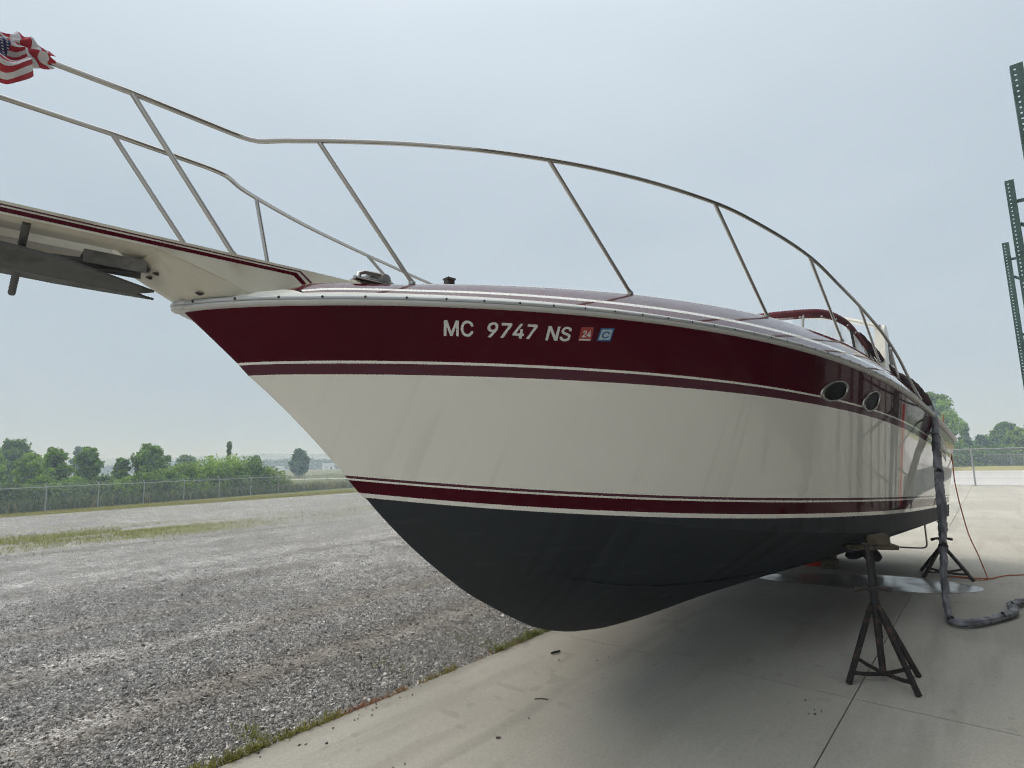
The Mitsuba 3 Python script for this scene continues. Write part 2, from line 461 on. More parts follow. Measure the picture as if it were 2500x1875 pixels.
n = 640000
sa = rng.uniform(-0.8, 9.0, n)
sb = EDGE + 0.02 + 8.0 * rng.uniform(0, 1, n) ** 1.5
x, y = sa * A2[0] + sb * B2[0], sa * A2[1] + sb * B2[1]
dist = np.hypot(x, y)
keep = (y > 1.0) & (x > -1.25 * y) & (x < 0.45 * y + 0.2) & (rng.uniform(0, 1, n) < np.clip(1.9 - dist / 6.0, 0.08, 1))
trk = np.exp(-((sb + 0.05 * np.sin(sa * 2.1) - 4.72) / 0.30) ** 2) + np.exp(-((sb + 0.06 * np.sin(sa * 1.7 + 1) - 6.35) / 0.34) ** 2) + 0.8 * np.exp(-((sb - 8.05) / 0.3) ** 2)
keep &= rng.uniform(0, 1, n) > 0.90 * trk
sa, sb, dist, trk = sa[keep], sb[keep], dist[keep], trk[keep]
size = np.clip(rng.lognormal(math.log(0.0049), 0.45, len(sa)), 0.0025, 0.017)
v = np.clip(rng.beta(1.4, 3.2, len(sa)) * 0.66 + 0.05, 0, 0.8)
v[rng.uniform(0, 1, len(sa)) > 0.955] = 0.70
tint = rng.normal(0, 0.02, (len(sa), 1))
col = v[:, None] * np.array([1.0, 0.965, 0.92]) * (1 + tint * np.array([1, 0.2, -1]))
col = col * (1 - np.clip(trk, 0, 1)[:, None] * np.array([0.34, 0.40, 0.46]))
sz = ground_z(sa, sb) - 0.014 * (np.exp(-((sb - 4.72) / 0.3) ** 2) + np.exp(-((sb - 6.35) / 0.35) ** 2)) + size * 0.35 + 0.006 * rng.uniform(0, 1, len(sa))
sv, sf, sc = stones(sa, sb, sz, size, col, rng)
labels['loose_gravel'] = {'label': 'loose grey and white gravel stones beside the concrete edge', 'category': 'gravel', 'kind': 'stuff'}
scene['loose_gravel'] = mikit.ply((sv, sf), M_STONE, False, color=sc)


# ------------------------------------------------------------------ blades, leaves
def blades(P, h, w, col, rng, lean=0.5, segs=2):
    """Bent grass blades: P (n,3) feet, h heights, w widths, col (n,3)."""
    n = len(P)
    th = rng.uniform(0, 6.283, n)
    d = np.stack([np.cos(th), np.sin(th), 0 * th], 1)
    side = np.stack([-np.sin(th), np.cos(th), 0 * th], 1) * w[:, None] / 2
    k = (lean * rng.uniform(0.2, 1.2, n) * h)[:, None]
    mid = P + d * k * 0.35 + np.array([0, 0, 1.0]) * (h * 0.6)[:, None]
    tip = P + d * k + np.array([0, 0, 1.0]) * (h * rng.uniform(0.7, 1.0, n))[:, None]
    V = np.stack([P - side, P + side, mid - side * 0.8, mid + side * 0.8, tip], 1)
    F = np.array([[0, 1, 3], [0, 3, 2], [2, 3, 4]])
    return V.reshape(-1, 3), (F[None] + 5 * np.arange(n)[:, None, None]).reshape(-1, 3), np.repeat(col, 5, axis=0)


def leaves(C, size, col, rng, flat=0.0):
    n = len(C)
    q = rng.standard_normal((n, 3))
    q[:, 2] *= 1 - flat
    q /= np.linalg.norm(q, axis=1, keepdims=True)
    r = rng.standard_normal((n, 3))
    r -= (r * q).sum(1, keepdims=True) * q
    r /= np.linalg.norm(r, axis=1, keepdims=True)
    s = size[:, None]
    w = np.cross(q, r)
    V = np.stack([C + q * s, C + r * s * 0.55 + w * s * 0.12, C - q * s, C - r * s * 0.55 + w * s * 0.12], 1)
    F = np.array([[0, 1, 2], [0, 2, 3]])
    return V.reshape(-1, 3), (F[None] + 4 * np.arange(n)[:, None, None]).reshape(-1, 3), np.repeat(col, 4, axis=0)


def crown_points(rng, lobes, n, shell=0.75):
    """Points in a set of lobes (centre, radii); returns points and the lobe's index."""
    vol = np.array([np.prod(r) ** (2 / 3) for c, r in lobes])
    k = rng.choice(len(lobes), n, p=vol / vol.sum())
    d = rng.standard_normal((n, 3))
    d /= np.linalg.norm(d, axis=1, keepdims=True)
    rad = shell + (1 - shell) * rng.uniform(-1.8, 1.4, n)
    C = np.array([c for c, r in lobes])[k] + d * rad[:, None] * np.array([r for c, r in lobes])[k]
    return C, k


def tree(name, x, y, height, radius, label, cat, group, seed, tone=(0.075, 0.105, 0.035), shape='round', leaf=0.22, n=2600, z0=-1.02, trunk=True):
    rng = np.random.default_rng(seed)
    key = thing(name, label, cat, group)
    lobes = []
    low = {'round': 0.32, 'bush': 0.0, 'column': 0.15, 'lone': 0.22}[shape]
    nl = {'round': 26, 'bush': 20, 'column': 16, 'lone': 26}[shape]
    for i in range(nl):
        f = (i + 0.5) / nl
        zz = low + (1 - low) * f
        prof = {'round': math.sin(math.pi * (0.16 + 0.76 * f)) ** 0.75, 'bush': math.sqrt(max(0.05, 1 - (0.9 * f) ** 2)), 'column': 0.9 - 0.5 * f, 'lone': math.sin(math.pi * (0.22 + 0.62 * f)) ** 0.8}[shape]
        th = i * 2.4 + rng.uniform(-0.5, 0.5)
        rr = radius * prof * rng.uniform(0.25, 0.78) * (0.4 if shape == 'column' else 1)
        lr = radius * rng.uniform(0.26, 0.50) * (0.55 + 0.45 * prof) * (1.5 if shape == 'column' else 1)
        lobes.append((np.array([math.cos(th) * rr, math.sin(th) * rr, height * zz - lr * 0.55]), np.array([lr, lr, lr * rng.uniform(0.65, 0.95)])))
    C, k = crown_points(rng, lobes, n)
    C += 0.20 * radius * (meshkit.noise(C * 1.7 / max(radius, 0.5), 3)[:, None] - 0.5) * rng.standard_normal((n, 3))
    C[:, 2] = np.clip(C[:, 2], 0.05, height * 1.02)
    lob = rng.uniform(0.62, 1.35, nl)[k]
    t = lob * rng.uniform(0.75, 1.3, n)
    col = np.clip(np.array(tone)[None] * np.array([3.0, 3.3, 2.1]) * t[:, None] * (1 + rng.normal(0, 0.08, (n, 1)) * np.array([1.0, 0.3, -0.6])), 0.004, 0.6)
    V, F, cc = leaves(C, leaf * rng.uniform(0.6, 1.35, n), col, rng)
    put(key, 'crown', (V + [x, y, z0], F), M_LEAF, False, color=cc)
    tm = []
    top = height * (0.75 if shape != 'bush' else 0.6)
    r0 = max(0.035, 0.035 * height) * (0.6 if shape == 'bush' else 1)
    base = np.array([x, y, z0 - 0.05])
    tm.append(tube([base, base + [0.03 * radius, 0, top * 0.4], base + [-0.04 * radius, 0.03, top * 0.75], base + [0, 0, top]], [r0, r0 * 0.8, r0 * 0.5, r0 * 0.15], 7))
    for c, r in lobes[:: 2]:
        zb = min(c[2] * 0.6 + 0.1, top * 0.9)
        tm.append(tube([base + [0, 0, zb], base + np.array([c[0] * 0.5, c[1] * 0.5, (zb + c[2]) / 2]), base + c], [r0 * 0.4, r0 * 0.28, r0 * 0.1], 5))
    put(key, 'trunk', join(tm), M_BARK, 40)
    return key


# trees and shrubs: x, y, height, crown radius
GL = 'trees behind the left fence'
TREES = [
    (-56.4, 60, 5.4, 2.25, 'round', (0.085, 0.115, 0.035), 'leafy green tree at the left frame edge behind the fence, nearer than the hazy one', GL),
    (-66.8, 75, 7.2, 2.47, 'round', (0.060, 0.085, 0.040), 'tall hazy tree at the far left rising above its neighbours', GL),
    (-50.0, 58, 4.7, 1.45, 'round', (0.085, 0.115, 0.035), 'second tree from the left, bright green, beside the broad open-crowned one', GL),
    (-45.9, 56, 5.1, 1.43, 'round', (0.062, 0.088, 0.030), 'broad dark green tree behind the first fence post from the left', GL),
    (-45.4, 60, 5.3, 1.27, 'round', (0.065, 0.095, 0.034), 'upright tree with a steep crown left of the gap in the hedge', GL),
    (-43.3, 62, 4.0, 0.97, 'round', (0.062, 0.090, 0.030), 'smallest round tree in the row, right of the gap in the hedge', GL),
    (-40.7, 63, 5.5, 2.02, 'round', (0.062, 0.090, 0.030), 'wide tree with a pointed top at the left end of the long hedge', GL),
    (-38.1, 75, 6.2, 0.44, 'column', (0.050, 0.075, 0.030), 'slender column-shaped tree poking up behind the hedge', GL),
    (-64.2, 110, 5.3, 2.1, 'round', (0.055, 0.080, 0.040), 'hazy pale tree between the pointed tree and the hedge', GL),
    (-50.4, 110, 5.0, 1.03, 'round', (0.055, 0.080, 0.040), 'small hazy tree above the right end of the hedge', GL),
    (-100.8, 130, 8.5, 1.51, 'round', (0.055, 0.080, 0.045), 'faint hazy tree seen in the gap between two nearer trees', GL),
    (-51.8, 136, 6.8, 2.43, 'lone', (0.040, 0.062, 0.026), 'lone dark egg-shaped tree standing by itself in the field', None),
    (72.5, 95, 12.6, 3.1, 'round', (0.095, 0.130, 0.045), 'tallest pale green tree half hidden by the stern of the boat', 'trees behind the right fence'),
    (80.6, 100, 7.6, 1.26, 'column', (0.050, 0.075, 0.035), 'narrow conical dark tree right of the stern', 'trees behind the right fence'),
    (88.0, 105, 5.2, 2.66, 'round', (0.050, 0.075, 0.035), 'low hazy dark tree in the dip of the right tree line', 'trees behind the right fence'),
    (88.1, 100, 7.4, 2.48, 'round', (0.055, 0.082, 0.035), 'dark round-topped tree behind the bright yellow-green one', 'trees behind the right fence'),
    (83.0, 92, 6.0, 1.81, 'round', (0.110, 0.145, 0.045), 'bright yellow-green tree near the right frame edge', 'trees behind the right fence'),
    (94.8, 100, 12.4, 2.67, 'round', (0.060, 0.085, 0.035), 'tall open tree cut by the right frame edge', 'trees behind the right fence'),
]
for i, (x, y, h, r, sh, tone, lab, grp) in enumerate(TREES):
    far = math.hypot(x, y)
    tree('lone_tree' if sh == 'lone' else 'tree', x, y, h, r, lab, 'tree', grp, 100 + i, tone, sh, leaf=0.10 + 0.0011 * far, n=int(3600 + 600 * r * h / 4), z0=-1.02)
BUSHES = [
    (-39.5, 44, 1.9, 1.08, 0, 'low dusky shrub at the far left behind the fence mesh'), (-39.5, 47, 1.7, 1.19, 0, 'low shrub behind the fence near the first post from the left'),
    (-38.3, 49, 1.7, 1.28, 0, 'low shrub behind the fence between the first two posts from the left'), (-36.3, 50, 1.6, 1.34, 0, 'low shrub behind the second fence post from the left'),
    (-35.1, 51, 2.1, 1.24, 1, 'shrub at the low left end of the long hedge'), (-33.9, 52, 2.6, 1.28, 1, 'hedge shrub behind the third fence post from the left'),
    (-32.6, 53, 2.7, 1.33, 1, 'hedge shrub below the wide pointed tree'), (-32.3, 55, 3.3, 1.57, 2, 'bright hedge shrub behind the fourth fence post'),
    (-31.3, 57, 3.8, 1.65, 2, 'rounded hedge shrub left of the slender column tree'), (-30.1, 59, 4.0, 1.93, 2, 'tallest shrub of the hedge, below the slender column tree'),
    (-28.2, 60, 3.7, 1.8, 1, 'dark hedge shrub behind the sixth fence post'), (-26.7, 61, 2.6, 1.64, 2, 'last shrub at the sloping right end of the long hedge'),
    (-41.5, 49.5, 2.4, 1.3, 1, 'dark low shrub under the leafy tree at the left frame edge'), (-40.2, 51.5, 2.2, 1.3, 1, 'low shrub filling the gap beside the broad dark green tree'), (-38.9, 53.5, 2.3, 1.3, 0, 'dusky shrub below the upright steep-crowned tree'),
    (-37.2, 54.5, 2.0, 1.3, 1, 'low shrub below the smallest round tree of the row'), (-35.6, 56.5, 2.7, 1.4, 2, 'bright shrub at the left shoulder of the wide pointed tree'), (-34.2, 57.5, 3.1, 1.5, 1, 'hedge shrub close behind the wide pointed tree'), (-29.0, 57.0, 2.6, 1.5, 1, 'low dark shrub in front of the tallest hedge shrub'),
    (71.6, 92, 4.4, 2.4, 1, 'shrub at the foot of the tall pale tree by the stern'), (74.9, 92, 3.5, 2.1, 1, 'shrub behind the right fence beside the stern'),
    (79.1, 93, 3.4, 2.08, 1, 'shrub in the middle of the right-hand hedge'), (82.4, 93, 3.3, 2.05, 2, 'shrub under the bright yellow-green tree'), (85.9, 93, 3.6, 2.01, 1, 'shrub at the right frame edge behind the fence')]
tones = [(0.050, 0.068, 0.040), (0.062, 0.090, 0.030), (0.092, 0.122, 0.036)]
for i, (x, y, h, r, k, lab) in enumerate(BUSHES):
    left = x < 0
    tree('shrub', x, y, h, r * 1.7, lab, 'shrub', 'shrubs of the left hedge' if left else 'shrubs of the right hedge', 300 + i, tones[k], 'bush', leaf=0.15 if left else 0.24, n=4200 if left else 3000)

# tall weeds along the foot of the left fence and behind it
FP0, FD = np.array([-32.4, 39.1]), np.array([1.45, 2.95])
FN = np.array([-FD[1], FD[0]]) / np.linalg.norm(FD)
n = 9000
i_ = rng.uniform(-5.5, 12.5, n)
off = rng.gamma(2.0, 0.9, n) + 0.15
P = FP0 + FD * i_[:, None] + FN * off[:, None]
P = np.c_[P, np.full(n, -1.02)]
dry = rng.uniform(0, 1, n)[:, None] + np.clip(i_ - 5.5, 0, 3)[:, None] * 0.25
col = np.where(dry > 0.85, [[0.28, 0.26, 0.13]], [[0.105, 0.145, 0.070]]) * rng.uniform(0.6, 1.3, (n, 1))
wv, wf, wc = blades(P, rng.uniform(0.3, 1.15, n), rng.uniform(0.04, 0.10, n), col, rng, 0.5)
labels['fence_weeds'] = {'label': 'tall green and straw-coloured weeds behind the left fence', 'category': 'weeds', 'kind': 'stuff'}
scene['fence_weeds'] = mikit.ply((wv, wf), M_LEAF, False, color=wc)
# green growth at the foot of the right hedge
n = 5000
P = ab(rng.uniform(117.5, 122.5, n), rng.uniform(-8, 16, n), -1.02)
col = np.array([[0.130, 0.180, 0.070]]) * rng.uniform(0.6, 1.3, (n, 1))
wv, wf, wc = blades(P, rng.uniform(0.5, 1.6, n), rng.uniform(0.1, 0.22, n), col, rng, 0.5)
labels['verge_weeds'] = {'label': 'band of green weeds behind the right fence', 'category': 'weeds', 'kind': 'stuff'}
scene['verge_weeds'] = mikit.ply((wv, wf), M_LEAF, False, color=wc)
# grass: strip in the lot, along the fence
n = 130000
aa = rng.uniform(-8, 42, n)
bb = np.where(rng.uniform(0, 1, n) < 0.6, rng.normal(22.3, 1.9, n), rng.uniform(43.0, 50.5, n) + 0.075 * aa)
nz = meshkit.fbm(np.stack([aa * 0.22, bb * 0.5, aa * 0 + 8.0], 1), 4, 0)
k = ((nz > 0.36) & (rng.uniform(0, 1, n) < 0.08 + 0.8 * np.clip((10.5 - aa) / 5, 0, 1))) | (bb > 40)
aa, bb = aa[k], bb[k]
P = ab(aa, bb, ground_z(aa, bb))
mixy = rng.uniform(0, 1, (len(aa), 1))
col = (mixy * [[0.30, 0.27, 0.11]] + (1 - mixy) * [[0.20, 0.24, 0.07]]) * rng.uniform(0.7, 1.25, (len(aa), 1))
wv, wf, wc = blades(P, rng.uniform(0.03, 0.10, len(aa)), rng.uniform(0.006, 0.018, len(aa)), col, rng, 1.0)
labels['lot_grass'] = {'label': 'yellow-green grass strips across the gravel lot', 'category': 'grass', 'kind': 'stuff'}
scene['lot_grass'] = mikit.ply((wv, wf), M_LEAF, False, color=wc)
# weeds in the joint between concrete and gravel
Ps, cs, hs = [], [], []
for a0, half, b0, cnt, hh, c in ((1.40, 0.20, 0.03, 520, 0.055, (0.15, 0.17, 0.045)), (1.02, 0.18, 0.05, 420, 0.05, (0.13, 0.16, 0.05)), (2.02, 0.10, 0.04, 170, 0.05, (0.17, 0.19, 0.05)), (2.35, 0.22, 0.02, 200, 0.03, (0.22, 0.12, 0.06)),
                                (2.75, 0.14, 0.02, 140, 0.03, (0.23, 0.17, 0.08)), (3.05, 0.10, 0.03, 110, 0.04, (0.17, 0.18, 0.05)), (3.55, 0.25, 0.02, 160, 0.03, (0.24, 0.16, 0.08)), (4.10, 0.20, 0.05, 300, 0.05, (0.13, 0.17, 0.05)),
                                (4.35, 0.15, 0.10, 200, 0.05, (0.13, 0.17, 0.05)), (1.75, 0.05, 0.22, 90, 0.04, (0.16, 0.20, 0.06)), (3.9, 0.08, 0.5, 60, 0.03, (0.12, 0.16, 0.06)), (2.9, 0.08, 0.62, 50, 0.03, (0.12, 0.16, 0.06)), (5.0, 0.5, 0.05, 200, 0.05, (0.16, 0.17, 0.06)), (0.3, 0.5, 0.05, 400, 0.05, (0.16, 0.17, 0.06))):
    cnt = int(cnt * 1.5)
    tuft = rng.normal(a0, half, max(4, cnt // 28))
    a_ = tuft[rng.integers(0, len(tuft), cnt)] + rng.normal(0, 0.022, cnt)
    b_ = EDGE + np.abs(rng.normal(b0 * 0.8, 0.03 + 0.4 * b0 if b0 > 0.1 else 0.035, cnt))
    Ps.append(ab(a_, b_, -0.02))
    cs.append(np.array([c]) * np.array([1.45, 1.25, 1.3]) * rng.uniform(0.6, 1.4, (cnt, 1)))
    hs.append(hh * 1.1 * rng.uniform(0.35, 1.2, cnt))
P, col, h = np.vstack(Ps), np.vstack(cs), np.concatenate(hs)
wv, wf, wc = blades(P, h, rng.uniform(0.004, 0.010, len(P)), col, rng, 1.3)
labels['edge_weeds'] = {'label': 'small green and reddish weeds along the concrete edge', 'category': 'weeds', 'kind': 'stuff'}
scene['edge_weeds'] = mikit.ply((wv, wf), M_LEAF, False, color=wc)

# distant woods and low hills
n = 34000
x = rng.uniform(-900, 500, n)
y0 = 430 + 30 * meshkit.fbm(np.stack([x * 0.01, x * 0, x * 0], 1), 3, 4)
hgt = 4.0 + 6.0 * meshkit.fbm(np.stack([x * 0.03, x * 0, x * 0 + 2], 1), 4, 9)
C = np.stack([x, y0 + rng.uniform(-8, 8, n), -1.0 + hgt * rng.uniform(0, 1, n) ** 0.7], 1)
col = np.array([[0.045, 0.065, 0.030]]) * rng.uniform(0.7, 1.3, (n, 1))
dv, df, dc = leaves(C, rng.uniform(1.3, 2.8, n), col, rng)
labels['distant_woods'] = {'label': 'hazy far-off line of woods across the fields', 'category': 'woods', 'kind': 'stuff'}
scene['bsdf_woods'] = {'type': 'twosided', 'bsdf': {'type': 'diffuse', 'reflectance': rgb(0.075, 0.10, 0.055)}}
scene['distant_woods'] = mikit.ply((dv, df), 'bsdf_woods')
xs = np.linspace(-1400, 1100, 160)
ys = np.linspace(0, 1, 14)
XX, YY = np.meshgrid(xs, ys, indexing='ij')
HH = (14 + 22 * meshkit.fbm(np.stack([XX * 0.004, XX * 0, XX * 0 + 5], -1), 4, 2)) * np.sin(np.pi * YY) ** 0.7 - 1.5
M_HILL = principled('bsdf_far_hill', grime((0.06, 0.08, 0.04), (0.09, 0.10, 0.06), 0.02, 1.0), 0.95)
labels['hills'] = {'label': 'faint low wooded hills on the horizon', 'kind': 'structure'}
scene['hills'] = mikit.ply(surface(np.stack([XX, 850 + 250 * YY, HH], -1)), M_HILL, True)
# far field track
labels['field_track'] = {'label': 'pale gravel track across the field behind the left fence', 'kind': 'structure'}
scene['field_track'] = mikit.ply(beam((-95, 133, -1.04), (-10, 106, -1.04), 4.0, 0.06), principled('bsdf_track', (0.42, 0.41, 0.38), 0.9))


def far_building(name, label, c, w, d, h, rise, ang, wall, roof, group=None):
    k = thing(name, label, 'building', group)
    ca, sa_ = math.cos(ang), math.sin(ang)
    ax = np.array([[ca, sa_, 0], [-sa_, ca, 0], [0, 0, 1.0]])
    c = np.array(c, float)
    put(k, 'wall', box(c + [0, 0, h / 2], (w, d, h), ax), wall)
    pr = trimesh.creation.extrude_polygon(Polygon([(-d / 2 - 0.4, 0), (d / 2 + 0.4, 0), (0, rise)]), w + 0.8, engine='earcut')
    V = np.asarray(pr.vertices)
    V = np.stack([V[:, 2] - w / 2 - 0.4, V[:, 0], V[:, 1] + h + 0.005], 1) @ ax + c
    put(k, 'roof', trimesh.Trimesh(V, pr.faces, process=False), roof)
    put(k, 'door', box(c + ax[0] * w * 0.2 - ax[1] * (d / 2 + 0.03) + [0, 0, h * 0.35], (w * 0.16, 0.1, h * 0.7), ax), M_DARKIN)
    for q in (-0.3, -0.1):
        put(k, 'window', box(c + ax[0] * w * q - ax[1] * (d / 2 + 0.03) + [0, 0, h * 0.55], (w * 0.09, 0.1, h * 0.3), ax), M_DGLASS)


M_FWHITE = principled('bsdf_far_white', (0.75, 0.75, 0.75), 0.6)
M_FBLUE = principled('bsdf_far_roof', (0.20, 0.24, 0.28), 0.6)
far_building('far_building', 'long low white building far off left of the lone tree', (-178, 420, -1.0), 11, 7, 2.0, 1.2, 0.1, M_FWHITE, M_FBLUE)
far_building('far_building', 'hazy grey-roofed house far off beside the bow of the boat', (-138.5, 420, -1.0), 8, 7, 2.6, 2.0, 0.4, M_FWHITE, M_FBLUE)


# ------------------------------------------------------------------ fences
def chain_mesh(p, q, h, gap, w=0.0035, z0=0.03):
    """Real diagonal wires of chain link between p and q (2-D), from z0 to h above the ground at p."""
    p, q = np.asarray(p, float), np.asarray(q, float)
    L = np.linalg.norm((q - p)[:2])
    u = (q - p) / L
    hh = h - z0
    V, F = [], []
    nrm = np.array([-u[1], u[0], 0])
    for sgn in (1, -1):
        x0 = np.arange(-hh if sgn > 0 else 0, L if sgn > 0 else L + hh, gap)
        a0 = np.clip(x0, 0, L)
        za = np.clip((a0 - x0) * sgn, 0, hh)
        x1 = x0 + sgn * hh
        a1 = np.clip(x1, 0, L)
        zb = np.clip((a1 - x0) * sgn, 0, hh)
        ok = np.abs(a1 - a0) > 1e-3
        A = p + a0[ok, None] * u + np.array([0, 0, 1.0]) * (z0 + za[ok, None])
        B = p + a1[ok, None] * u + np.array([0, 0, 1.0]) * (z0 + zb[ok, None])
        d = (B - A) / np.linalg.norm(B - A, axis=1, keepdims=True)
        s = np.cross(d, nrm) * w / 2
        o = nrm * w / 2
        k = len(V) and sum(len(x) for x in V)
        ring = np.stack([A + s - o, A - s - o, A + o, B + s - o, B - s - o, B + o], 1)
        base = (k or 0) + 6 * np.arange(len(A))[:, None, None]
        f = np.array([[0, 1, 4], [0, 4, 3], [1, 2, 5], [1, 5, 4], [2, 0, 3], [2, 3, 5]])
        V.append(ring.reshape(-1, 3))
        F.append((f[None] + base).reshape(-1, 3))
    return trimesh.Trimesh(np.vstack(V), np.vstack(F), process=False)


def fence(name, label, P, h, gap, arm=None, post_r=0.03, w=0.0035, plate=False):
    k = thing(name, label, 'fence')
    P = [np.asarray(p, float) for p in P]
    for p in P:
        put(k, 'post', tube([p + [0, 0, -0.05], p + [0, 0, h]], post_r, 8), M_GALVW, 40)
        if plate:
            put(k, 'base_plate', box(p + [0, 0, 0.006], (0.30, 0.20, 0.012)), M_GALVW)
        if arm is not None:
            put(k, 'barb_arm', beam(p + [0, 0, h - 0.01], p + [0, 0, h] + np.asarray(arm), 0.03, 0.02), M_GALVW)
    up = np.array([0, 0, h])
    put(k, 'top_rail', join([tube([a + up, b + up], post_r * 0.75, 8, False) for a, b in zip(P[:-1], P[1:])]), M_GALVW, 40)
    if arm is not None:
        for f in (0.3, 0.62, 0.95):
            put(k, 'barbed_wire', join([tube([a + up + np.asarray(arm) * f, b + up + np.asarray(arm) * f], 0.004, 3, False) for a, b in zip(P[:-1], P[1:])]), M_GALVW)
    put(k, 'wire_mesh', join([chain_mesh(a, b, h, gap, w) for a, b in zip(P[:-1], P[1:])]), M_GALVW, kind='stuff')
    return k


armL = np.array([*(FN * 0.22), 0.26])
fence('chain_link_fence', 'chain-link fence with barbed wire arms along the left of the lot', [(*(FP0 + FD * i), -1.02) for i in range(-5, 14)], 1.64, 0.075, armL, 0.036)
fence('chain_link_fence', 'chain-link fence with a bright top rail standing on the end of the concrete', [ab(32.65 + 0.05 * i, 0.76 - 3.2 * i, 0.0) for i in range(-5, 3)], 1.62, 0.075, None, 0.034, plate=True)
fence('chain_link_fence', 'far chain-link fence with barbed wire in front of the right hedge', [ab(116.5, 26 - 4.0 * i, -1.02) for i in range(0, 12)], 1.75, 0.12, np.array([*(A2 * 0.2), 0.28]), 0.045, 0.006)

# ------------------------------------------------------------------ workshop behind the camera (seen only in the gloss of the hull)
k = thing('workshop_building', 'dark metal-sided workshop with an open doorway beside the pallet racks', 'building')
AX = np.array([[*A2, 0], [*B2, 0], [0, 0, 1.0]])
WB, BA0, BA1, BH = -1.95, 1.0, 14.5, 8.6  # unseen wall; height and distance set to shade hull and apron
M_SIDING_PALE = principled('bsdf_siding_pale', grime((0.56, 0.57, 0.57), (0.46, 0.47, 0.47), 1.0, 1.0), 0.5)
for a0, a1, z0, z1 in ((BA0, 4.6, 0, BH), (8.2, BA1, 0, BH), (4.6, 8.2, 3.9, BH)):
    put(k, 'wall', box(ab((a0 + a1) / 2, WB - 0.15, (z0 + z1) / 2), (a1 - a0, 0.3, z1 - z0), AX), M_SIDING_PALE if a0 > 8 else M_SIDING)
put(k, 'added_red_strip', box(ab(13.8, WB + 0.02, 1.05), (0.22, 0.06, 2.1), AX), M_REDP)  # unseen red strip added for a red streak in the hull gloss
put(k, 'end_wall', box(ab(BA0 + 0.15, WB - 5.3, BH / 2), (0.3, 10.0, BH), AX), M_SIDING)
for i in range(int((BA1 - BA0) / 0.58)):
    a_ = BA0 + 0.2 + 0.58 * i
    if not (4.5 < a_ < 8.3):
        put(k, 'siding_rib', box(ab(a_, WB + 0.02, BH / 2), (0.05, 0.04, BH - 0.02), AX), M_SIDING)
put(k, 'doorway', box(ab(6.4, WB - 4.0, 2.0), (3.6, 0.1, 4.0), AX), M_DARKIN)
put(k, 'interior_wall', join([box(ab(4.55, WB - 2.2, 2.0), (0.1, 3.8, 4.0), AX), box(ab(8.25, WB - 2.2, 2.0), (0.1, 3.8, 4.0), AX), box(ab(6.4, WB - 2.2, 3.95), (3.7, 3.8, 0.1), AX)]), M_DARKIN)
put(k, 'eave', box(ab((BA0 + BA1) / 2, WB + 0.25, BH + 0.09), (BA1 - BA0 + 0.6, 0.7, 0.16), AX), M_SIDING)


# ------------------------------------------------------------------ pallet racks at the right edge
def rack(i, a0, label):
    k = thing('pallet_rack', label, 'rack', 'pallet rack frames along the right edge')
    H, w, dp, th = 4.9, 0.085, 1.06, 0.0025
    fx, fy = -0.47, -0.47 - dp
    for b0, sgn in ((fx, -1), (fy, 1)):
        # an open channel: web faces the boat side, two flanges, punched with holes
        web = Polygon([(-w / 2, 0), (w / 2, 0), (w / 2, H), (-w / 2, H)])
        holes = [Polygon([(cx - 0.006, z), (cx + 0.006, z), (cx + 0.008, z + 0.008), (cx + 0.006, z + 0.015), (cx - 0.006, z + 0.015), (cx - 0.008, z + 0.008)]) for z in np.arange(0.12, H - 0.05, 0.0508) for cx in (-0.014,)]
        sh = web
        from shapely.ops import unary_union
        sh = web.difference(unary_union(holes))
        m = trimesh.creation.extrude_polygon(sh, th, engine='earcut')
        V = np.asarray(m.vertices)
        # the punched face looks towards the camera along -a
        Wd = ab(a0 + V[:, 2] * 1.0 - 0.0, b0 + sgn * (V[:, 0] + w / 2), V[:, 1])
        face = trimesh.Trimesh(Wd, m.faces, process=False)
        fl = [box(ab(a0 + 0.036, b0 + sgn * th / 2, H / 2), (0.066, th, H), AX), box(ab(a0 + 0.036, b0 + sgn * (w - th / 2), H / 2), (0.066, th, H), AX)]
        put(k, 'upright', join([face] + fl), M_GREEN)
        put(k, 'foot_plate', box(ab(a0 + 0.03, b0 + sgn * w / 2, 0.005), (0.14, 0.12, 0.01), AX), M_GREEN)
    bi, bo = fx - w, fy + w
    zs = [H - 0.28, H - 1.52, H - 2.76, H - 4.0]
    for z in zs:
        put(k, 'brace', beam(ab(a0 + 0.035, bi, z), ab(a0 + 0.035, bo, z), 0.035, 0.035), M_GREEN)
    zt = H - 0.57
    for q, z in enumerate((zt, zt - 1.2, zt - 2.4)):
        lo, hi = (bi, bo)
        put(k, 'diagonal_brace', beam(ab(a0 + 0.035, lo, z), ab(a0 + 0.035, hi, z - 0.70), 0.035, 0.035), M_GREEN)


rack(0, 6.23, 'nearest green pallet rack frame, at the top of the right edge')
rack(1, 9.0, 'middle green pallet rack frame with square-punched upright')
rack(2, 11.77, 'farthest green pallet rack frame, leftmost of the three')

